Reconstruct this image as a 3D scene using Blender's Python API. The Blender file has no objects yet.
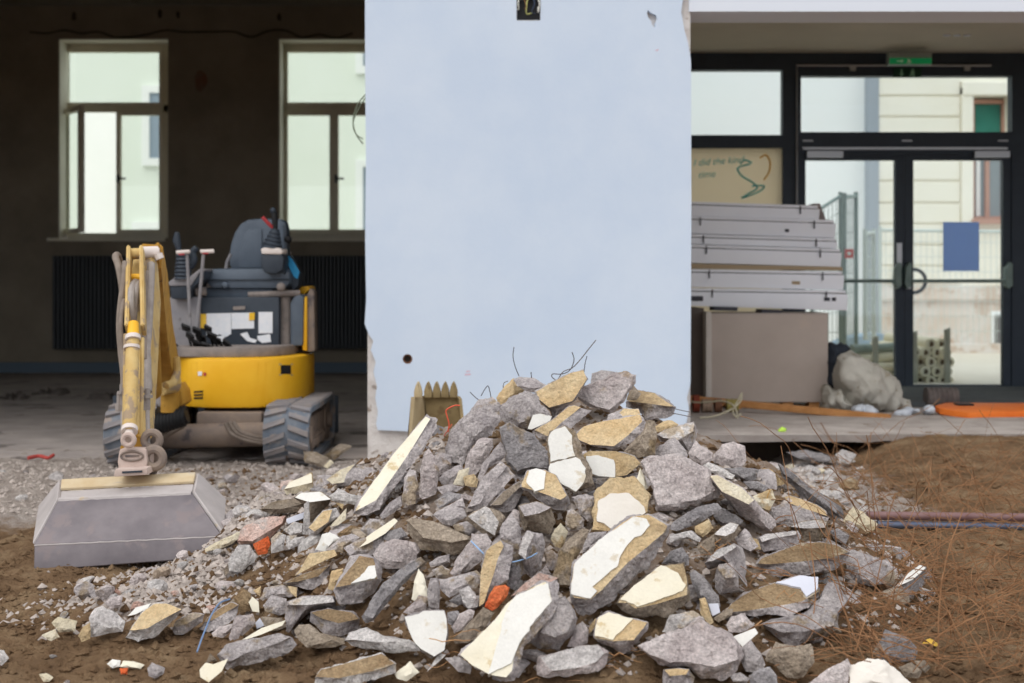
import bpy, bmesh, math, random
from mathutils import Vector, Matrix, noise, geometry
SC = bpy.context.scene
COL = SC.collection
F = 1422.2          # focal length in pixels of a 1024-wide frame
HZ = 283.0          # row of the horizon
CAM = Vector((0, 0, 1.1))
V = Vector
def ray(px, py): return V(((px - 512) / F, 1.0, (HZ - py) / F))
def P(px, py, d): return CAM + ray(px, py) * d
rnd = random.Random(7)

# ------------------------------------------------------------------ objects
def tag(o, label=None, cat=None, group=None, kind=None):
    if label: o['label'] = label
    if cat: o['category'] = cat
    if group: o['group'] = group
    if kind: o['kind'] = kind
    return o
def link(name, me, mat, parent=None):
    o = bpy.data.objects.new(name, me)
    COL.objects.link(o)
    for m in (mat if isinstance(mat, (list, tuple)) else [mat]):
        if m: me.materials.append(m)
    if parent:
        o.parent = parent
        o.matrix_parent_inverse = Matrix.Translation(-parent.location)
    return o
def empty(name, loc, label, cat, group=None):
    o = bpy.data.objects.new(name, None); COL.objects.link(o)
    o.location = loc; o.empty_display_size = .1
    return tag(o, label, cat, group)
class MB:
    def __init__(s): s.bm = bmesh.new()
    def box(s, lo, hi, rot=None, bev=0):
        lo, hi = V(lo), V(hi); c = (lo + hi) / 2; h = (hi - lo) / 2
        vs = [s.bm.verts.new(V((x*h.x, y*h.y, z*h.z))) for x in (-1,1) for y in (-1,1) for z in (-1,1)]
        fs = [s.bm.faces.new([vs[i] for i in f]) for f in ((0,1,3,2),(4,6,7,5),(0,4,5,1),(2,3,7,6),(0,2,6,4),(1,5,7,3))]
        if bev:
            r = bmesh.ops.bevel(s.bm, geom=list({e for f in fs for e in f.edges}), offset=bev, segments=2, affect='EDGES', profile=.6)
            vs = list({v for f in r['faces'] for v in f.verts} | {v for v in vs if v.is_valid})
        for v in vs:
            if rot: v.co = rot @ v.co
            v.co += c
        return s
    def prism(s, pts, d, depth, bev=0):
        """solid with the outline pts (pixels at distance d) pushed back by depth along Y"""
        ps = [P(x, y, d) for x, y in pts]
        return s.solid(ps, V((0, depth, 0)), bev)
    def solid(s, ps, off, bev=0):
        a = [s.bm.verts.new(p) for p in ps]; b = [s.bm.verts.new(p + off) for p in ps]
        n = len(ps); fs = [s.bm.faces.new(a), s.bm.faces.new(b[::-1])]
        for i in range(n): fs.append(s.bm.faces.new((a[i], b[i], b[(i+1)%n], a[(i+1)%n])))
        bmesh.ops.recalc_face_normals(s.bm, faces=fs)
        if bev: bmesh.ops.bevel(s.bm, geom=list({e for f in fs for e in f.edges}), offset=bev, segments=2, affect='EDGES', profile=.6)
        return s
    def tube(s, pts, r, n=8, cap=True):
        pts = [V(p) for p in pts]
        rs = r if isinstance(r, (list, tuple)) else [r]*len(pts)
        rings = []; prev = None
        for i, p in enumerate(pts):
            t = (pts[min(i+1, len(pts)-1)] - pts[max(i-1, 0)]).normalized()
            if prev is None:
                u = t.cross(V((0,0,1)) if abs(t.z) < .9 else V((1,0,0))).normalized()
            else:
                u = (prev - t * prev.dot(t)).normalized()
            prev = u; w = t.cross(u)
            rings.append([s.bm.verts.new(p + (u*math.cos(2*math.pi*k/n) + w*math.sin(2*math.pi*k/n))*rs[i]) for k in range(n)])
        for a, b in zip(rings, rings[1:]):
            for k in range(n): s.bm.faces.new((a[k], a[(k+1)%n], b[(k+1)%n], b[k]))
        if cap: s.bm.faces.new(rings[0][::-1]); s.bm.faces.new(rings[-1])
        return s
    def ball(s, c, r, sc=(1,1,1), u=14, v=9):
        m = Matrix.Translation(V(c)) @ Matrix.Diagonal((*[r*k for k in sc], 1))
        bmesh.ops.create_uvsphere(s.bm, u_segments=u, v_segments=v, radius=1, matrix=m); return s
    def torus(s, c, R, r, ax='Y', n=28, m=8):
        c = V(c); rg = []
        for i in range(n):
            a = 2*math.pi*i/n; row = []
            for j in range(m):
                b = 2*math.pi*j/m; q = R + r*math.cos(b); h = r*math.sin(b)
                p = {'Y': V((q*math.cos(a), h, q*math.sin(a))), 'X': V((h, q*math.cos(a), q*math.sin(a))), 'Z': V((q*math.cos(a), q*math.sin(a), h))}[ax]
                row.append(s.bm.verts.new(c + p))
            rg.append(row)
        for i in range(n):
            for j in range(m):
                s.bm.faces.new((rg[i][j], rg[(i+1)%n][j], rg[(i+1)%n][(j+1)%m], rg[i][(j+1)%m]))
        return s
    def build(s, name, mat, parent=None, smooth=35):
        bmesh.ops.recalc_face_normals(s.bm, faces=s.bm.faces[:])
        me = bpy.data.meshes.new(name); s.bm.to_mesh(me); s.bm.free()
        if smooth:
            for p in me.polygons: p.use_smooth = True
            me.set_sharp_from_angle(angle=math.radians(smooth))
        return link(name, me, mat, parent)
def curve_pts(ctrl, n=8):
    """Catmull-Rom through control points"""
    c = [V(p) for p in ctrl]; c = [c[0]*2-c[1]] + c + [c[-1]*2-c[-2]]; out = []
    for i in range(1, len(c)-2):
        for k in range(n):
            t = k/n; a, b, d, e = c[i-1], c[i], c[i+1], c[i+2]
            out.append(.5*((2*b) + (d-a)*t + (2*a-5*b+4*d-e)*t*t + (3*b-a-3*d+e)*t**3))
    return out + [c[-2]]
def struct(o): o['kind'] = 'structure'; return o

# ------------------------------------------------------------------ materials
def srgb(r, g, b):
    f = lambda c: (c/255/12.92) if c/255 <= .04045 else ((c/255+.055)/1.055)**2.4
    return (f(r), f(g), f(b), 1)
def mat(name, col, col2=None, scale=6, rough=.85, bump=.0, bscale=60, col3=None, s3=25, t3=.62, metal=0, rand=0, spec=.3, detail=6, dist=.01, lo=.35, hi=.65, speck=0, sp=130):
    """two noise-mixed tones, an optional third tone as spots, bump"""
    m = bpy.data.materials.new(name); m.use_nodes = True
    nt = m.node_tree; N = nt.nodes; L = nt.links
    bs = N['Principled BSDF']; bs.inputs['Roughness'].default_value = rough
    bs.inputs['Metallic'].default_value = metal; bs.inputs['Specular IOR Level'].default_value = spec
    tc = N.new('ShaderNodeTexCoord'); oi = N.new('ShaderNodeObjectInfo')
    mp = N.new('ShaderNodeVectorMath'); mp.operation = 'ADD'
    sc = N.new('ShaderNodeVectorMath'); sc.operation = 'SCALE'; sc.inputs[0].default_value = (37, 91, 53)
    L.new(oi.outputs['Random'], sc.inputs['Scale']); L.new(tc.outputs['Object'], mp.inputs[0]); L.new(sc.outputs[0], mp.inputs[1])
    co = mp.outputs[0]
    def noi(s, d=detail):
        n = N.new('ShaderNodeTexNoise'); n.inputs['Scale'].default_value = s; n.inputs['Detail'].default_value = d
        n.inputs['Roughness'].default_value = .62; L.new(co, n.inputs['Vector']); return n.outputs['Fac']
    def ramp(src, a, b):
        r = N.new('ShaderNodeMapRange'); r.inputs[1].default_value = a; r.inputs[2].default_value = b; L.new(src, r.inputs[0]); return r.outputs[0]
    def mix(fac, a, b, mode='MIX'):
        x = N.new('ShaderNodeMix'); x.data_type = 'RGBA'; x.blend_type = mode
        if isinstance(fac, float): x.inputs[0].default_value = fac
        else: L.new(fac, x.inputs[0])
        for k, v in ((6, a), (7, b)):
            if isinstance(v, tuple): x.inputs[k].default_value = v
            else: L.new(v, x.inputs[k])
        return x.outputs[2]
    out = mix(ramp(noi(scale), lo, hi), col, col2 or col)
    if col3: out = mix(ramp(noi(s3), t3, t3+.06), out, col3)
    if speck:
        for sc_, k in ((sp, speck), (sp*.28, speck*.6)):
            r = N.new('ShaderNodeMapRange'); r.inputs[1].default_value = .3; r.inputs[2].default_value = .7; r.inputs[3].default_value = 1-k; r.inputs[4].default_value = 1+k
            L.new(noi(sc_, 3), r.inputs[0])
            vm = N.new('ShaderNodeVectorMath'); vm.operation = 'SCALE'; L.new(out, vm.inputs[0]); L.new(r.outputs[0], vm.inputs['Scale']); out = vm.outputs[0]
    if rand:
        r = N.new('ShaderNodeMapRange'); r.inputs[3].default_value = 1-rand; r.inputs[4].default_value = 1+rand
        L.new(oi.outputs['Random'], r.inputs[0])
        vm = N.new('ShaderNodeVectorMath'); vm.operation = 'SCALE'; L.new(out, vm.inputs[0]); L.new(r.outputs[0], vm.inputs['Scale']); out = vm.outputs[0]
    L.new(out, bs.inputs['Base Color'])
    if bump:
        b = N.new('ShaderNodeBump'); b.inputs['Strength'].default_value = bump; b.inputs['Distance'].default_value = dist
        L.new(noi(bscale, 8), b.inputs['Height']); L.new(b.outputs[0], bs.inputs['Normal'])
    return m
def glass(name, tint, refl=.06):
    m = bpy.data.materials.new(name); m.use_nodes = True; N = m.node_tree.nodes; L = m.node_tree.links
    N.remove(N['Principled BSDF'])
    tr = N.new('ShaderNodeBsdfTransparent'); tr.inputs[0].default_value = tint
    gl = N.new('ShaderNodeBsdfGlossy'); gl.inputs['Roughness'].default_value = .02
    mx = N.new('ShaderNodeMixShader'); mx.inputs[0].default_value = refl
    L.new(tr.outputs[0], mx.inputs[1]); L.new(gl.outputs[0], mx.inputs[2]); L.new(mx.outputs[0], N['Material Output'].inputs[0]); return m

def thin(name, col, tr=.6):
    """thin sheet that lets daylight through"""
    m = bpy.data.materials.new(name); m.use_nodes = True; N = m.node_tree.nodes; L = m.node_tree.links; bs = N['Principled BSDF']; bs.inputs['Base Color'].default_value = col; bs.inputs['Roughness'].default_value = .8
    t = N.new('ShaderNodeBsdfTranslucent'); t.inputs[0].default_value = col; mx = N.new('ShaderNodeMixShader'); mx.inputs[0].default_value = tr
    L.new(bs.outputs[0], mx.inputs[1]); L.new(t.outputs[0], mx.inputs[2]); L.new(mx.outputs[0], N['Material Output'].inputs[0]); return m
def rockmat(name, a, b, spk=.30, dirt=None):
    return mat(name, srgb(*a), srgb(*b), scale=9, rough=.95, bump=1, bscale=48, col3=srgb(*dirt) if dirt else None, s3=7, t3=.57, rand=.15, spec=.1, dist=.03, speck=spk)
BODY = {
 'g': rockmat('concrete grey', (170,162,162), (198,190,188), dirt=(166,150,130)),
 'm': rockmat('concrete mauve', (184,172,170), (210,200,197), dirt=(176,158,140)),
 'd': rockmat('concrete dark', (134,130,131), (162,157,157), dirt=(146,132,116)),
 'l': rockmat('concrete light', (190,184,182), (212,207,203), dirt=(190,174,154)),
 'b': rockmat('concrete brown', (146,132,116), (176,162,146), dirt=(150,132,106)),
 't': rockmat('sandy render', (206,176,132), (222,200,162), dirt=(184,160,126), spk=.15),
 'c': rockmat('cream render', (218,204,174), (228,219,198), dirt=(196,172,134), spk=.10),
 's': rockmat('soil crust', (136,112,84), (164,142,112), dirt=(194,182,162)),
 'o': rockmat('brick orange', (216,98,54), (226,128,84), dirt=(196,84,50)),
 'k': rockmat('brick pale', (204,162,146), (212,190,180), dirt=(196,186,180)),
 'w': mat('plaster white', srgb(212,210,204), srgb(222,220,214), scale=5, rough=.8, bump=.2, bscale=40, col3=srgb(202,192,174), s3=13, t3=.60, speck=.04, spec=.2),
 'y': mat('plaster cream', srgb(218,210,188), srgb(226,220,202), scale=5, rough=.8, bump=.2, bscale=40, col3=srgb(200,182,146), s3=14, t3=.60, speck=.04, spec=.2),
 'p': mat('plaster pocked', srgb(220,213,202), srgb(228,222,213), scale=5, rough=.85, bump=.3, bscale=40, col3=srgb(132,116,98), s3=48, t3=.70, spec=.2),
 'gravel': mat('crushed concrete gravel', srgb(150,140,133), srgb(186,175,167), scale=14, rough=.95, speck=.2, sp=60),
 'v': mat('pale lilac board', srgb(196,198,210), srgb(208,210,220), scale=5, rough=.7, bump=.1),
}
# ------------------------------------------------------------------ terrain
def sm(x, a, b):
    t = min(1, max(0, (x-a)/(b-a))); return t*t*(3-2*t)
def fbm(x, y, f, o=3):
    return noise.fractal(V((x*f, y*f, 3.7)), .9, 2.1, o)
MC = (.22, 5.72)
def mound(x, y):
    dx, dy = x-MC[0], y-MC[1]
    rx = 1.42 if dx < 0 else 1.42
    ry = 1.95 if dy < 0 else 1.5
    r = math.hypot(dx/rx, dy/ry)
    return .62*max(0, 1-r**1.5)
def fan(x, y):
    a, b = V((-.95, 6.1)), V((-1.22, 4.65)); p = V((x, y)); t = max(0, min(1, (p-a).dot(b-a)/(b-a).length_squared))
    d = (p-(a+(b-a)*t)).length
    return .13*math.exp(-(d/.22)**2)*(1-.55*t)
def base(x, y):
    h = max(mound(x, y), 0)
    h = h + fan(x, y)*(1-sm(h, .1, .3))
    h += .15*sm(x, 1.95, 2.6)*sm(y, 6.9, 8.5)
    h -= .09*sm(x, 1.0, 1.3)*(1-sm(x, 1.5, 1.95))*sm(y, 8.35, 8.75)
    return h
def ground(x, y):
    k = 1-.75*sm(y, 8.2, 8.8)
    return base(x, y) + k*(.028*fbm(x, y, 1.7) + .018*fbm(x, y, 7, 4)) + .013*fbm(x, y, 22, 4)
def hit(px, py, off=0.0):
    r = ray(px, py); best = None; t = 3.0
    while t < 9.0:
        p = CAM + r*t; g = p.z - base(p.x, p.y) - off
        if g <= 0: return t
        if best is None or g < best[0]: best = (g, t)
        t += .02
    return best[1]

soil_m = bpy.data.materials.new('soil and gravel dust'); soil_m.use_nodes = True
def _soil():
    nt = soil_m.node_tree; N = nt.nodes; L = nt.links; bs = N['Principled BSDF']; bs.inputs['Roughness'].default_value = .97; bs.inputs['Specular IOR Level'].default_value = .1
    at = N.new('ShaderNodeAttribute'); at.attribute_name = 'dust'
    tc = N.new('ShaderNodeTexCoord')
    def noi(s, d=8):
        n = N.new('ShaderNodeTexNoise'); n.inputs['Scale'].default_value = s; n.inputs['Detail'].default_value = d; n.inputs['Roughness'].default_value = .65; L.new(tc.outputs['Object'], n.inputs['Vector']); return n
    def ramp(src, cols):
        r = N.new('ShaderNodeValToRGB'); L.new(src, r.inputs[0]); e = r.color_ramp.elements
        e[0].position, e[0].color = cols[0]; e[1].position, e[1].color = cols[-1]
        for p, c in cols[1:-1]:
            k = e.new(p); k.color = c
        return r.outputs[0]
    s = ramp(noi(5).outputs[0], [(.3, srgb(100,78,58)), (.5, srgb(134,108,82)), (.7, srgb(164,140,110))])
    g = ramp(noi(9).outputs[0], [(.3, srgb(150,138,130)), (.5, srgb(178,166,157)), (.72, srgb(200,190,182))])
    ad = N.new('ShaderNodeMath'); ad.operation = 'ADD'; sb = N.new('ShaderNodeMath'); sb.operation = 'MULTIPLY_ADD'; sb.inputs[1].default_value = 1.1; sb.inputs[2].default_value = -.55
    L.new(noi(7).outputs[0], sb.inputs[0]); L.new(at.outputs['Fac'], ad.inputs[0]); L.new(sb.outputs[0], ad.inputs[1])
    cl = N.new('ShaderNodeMapRange'); cl.inputs[1].default_value = .35; cl.inputs[2].default_value = .65; L.new(ad.outputs[0], cl.inputs[0])
    mx = N.new('ShaderNodeMix'); mx.data_type = 'RGBA'; L.new(cl.outputs[0], mx.inputs[0]); L.new(s, mx.inputs[6]); L.new(g, mx.inputs[7]); L.new(mx.outputs[2], bs.inputs['Base Color'])
    b = N.new('ShaderNodeBump'); b.inputs['Strength'].default_value = 1; b.inputs['Distance'].default_value = .04; L.new(noi(45).outputs[0], b.inputs['Height']); L.new(b.outputs[0], bs.inputs['Normal'])
_soil()
def dustiness(x, y):
    """1 = grey crushed-concrete dust, 0 = brown soil"""
    v = .9*sm(y, 5.9, 7.0)*(1-sm(x, .9, 1.5)) + 1.0*sm(y, 6.0, 6.9)*sm(x, .6, 1.0)*(1-sm(x, 1.6, 2.4))
    v = max(v, 1.1*fan(x, y)/.1)
    m = mound(x, y); v = max(v, .5*sm(m, .05, .25))
    return min(1, v)
def make_ground():
    ys = [-8+.4*i for i in range(28)]; y = 3.2
    while y < 9.35: ys.append(y); y += .012 + .003*(y-3.2)
    xs = [-16, -13, -10, -8] + [-6.5 + i*.25 for i in range(14)]; x = xs[-1]+.1
    while x < 3.2: xs.append(x); x += .02
    while x < 16: xs.append(x); x += .25
    me = bpy.data.meshes.new('ground'); W = len(xs)
    vs = [(x, y, ground(x, y)) for y in ys for x in xs]
    fs = [(j*W+i, j*W+i+1, (j+1)*W+i+1, (j+1)*W+i) for j in range(len(ys)-1) for i in range(W-1)]
    me.from_pydata(vs, [], fs); a = me.attributes.new('dust', 'FLOAT', 'POINT')
    a.data.foreach_set('value', [dustiness(v[0], v[1]) for v in vs])
    for p in me.polygons: p.use_smooth = True
    struct(link('ground', me, soil_m))
    far = bpy.data.meshes.new('ground_apron')
    far.from_pydata([(-40,-30,-.16),(40,-30,-.16),(40,9.3,-.16),(-40,9.3,-.16)], [], [(0,1,2,3)])
    a = far.attributes.new('dust', 'FLOAT', 'POINT')
    struct(link('ground_apron', far, soil_m))
make_ground()
# ------------------------------------------------------------------ rubble
TILE = {'0': (0,0,1), 'A': (340,360), 'B': (470,360), 'C': (590,360), 'D': (700,420), 'E': (250,440), 'F': (380,440), 'G': (510,440), 'H': (640,440),
 'I': (20,580), 'J': (150,500), 'K': (150,583), 'L': (280,520), 'M': (280,583), 'N': (410,520), 'O': (410,583), 'P': (540,520), 'Q': (540,583),
 'R': (670,520), 'S': (670,583), 'T': (790,480), 'U': (790,583), 'V': (240,420), 'W': (340,360,280/1007), 'X': (560,360,280/1007)}
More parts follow.
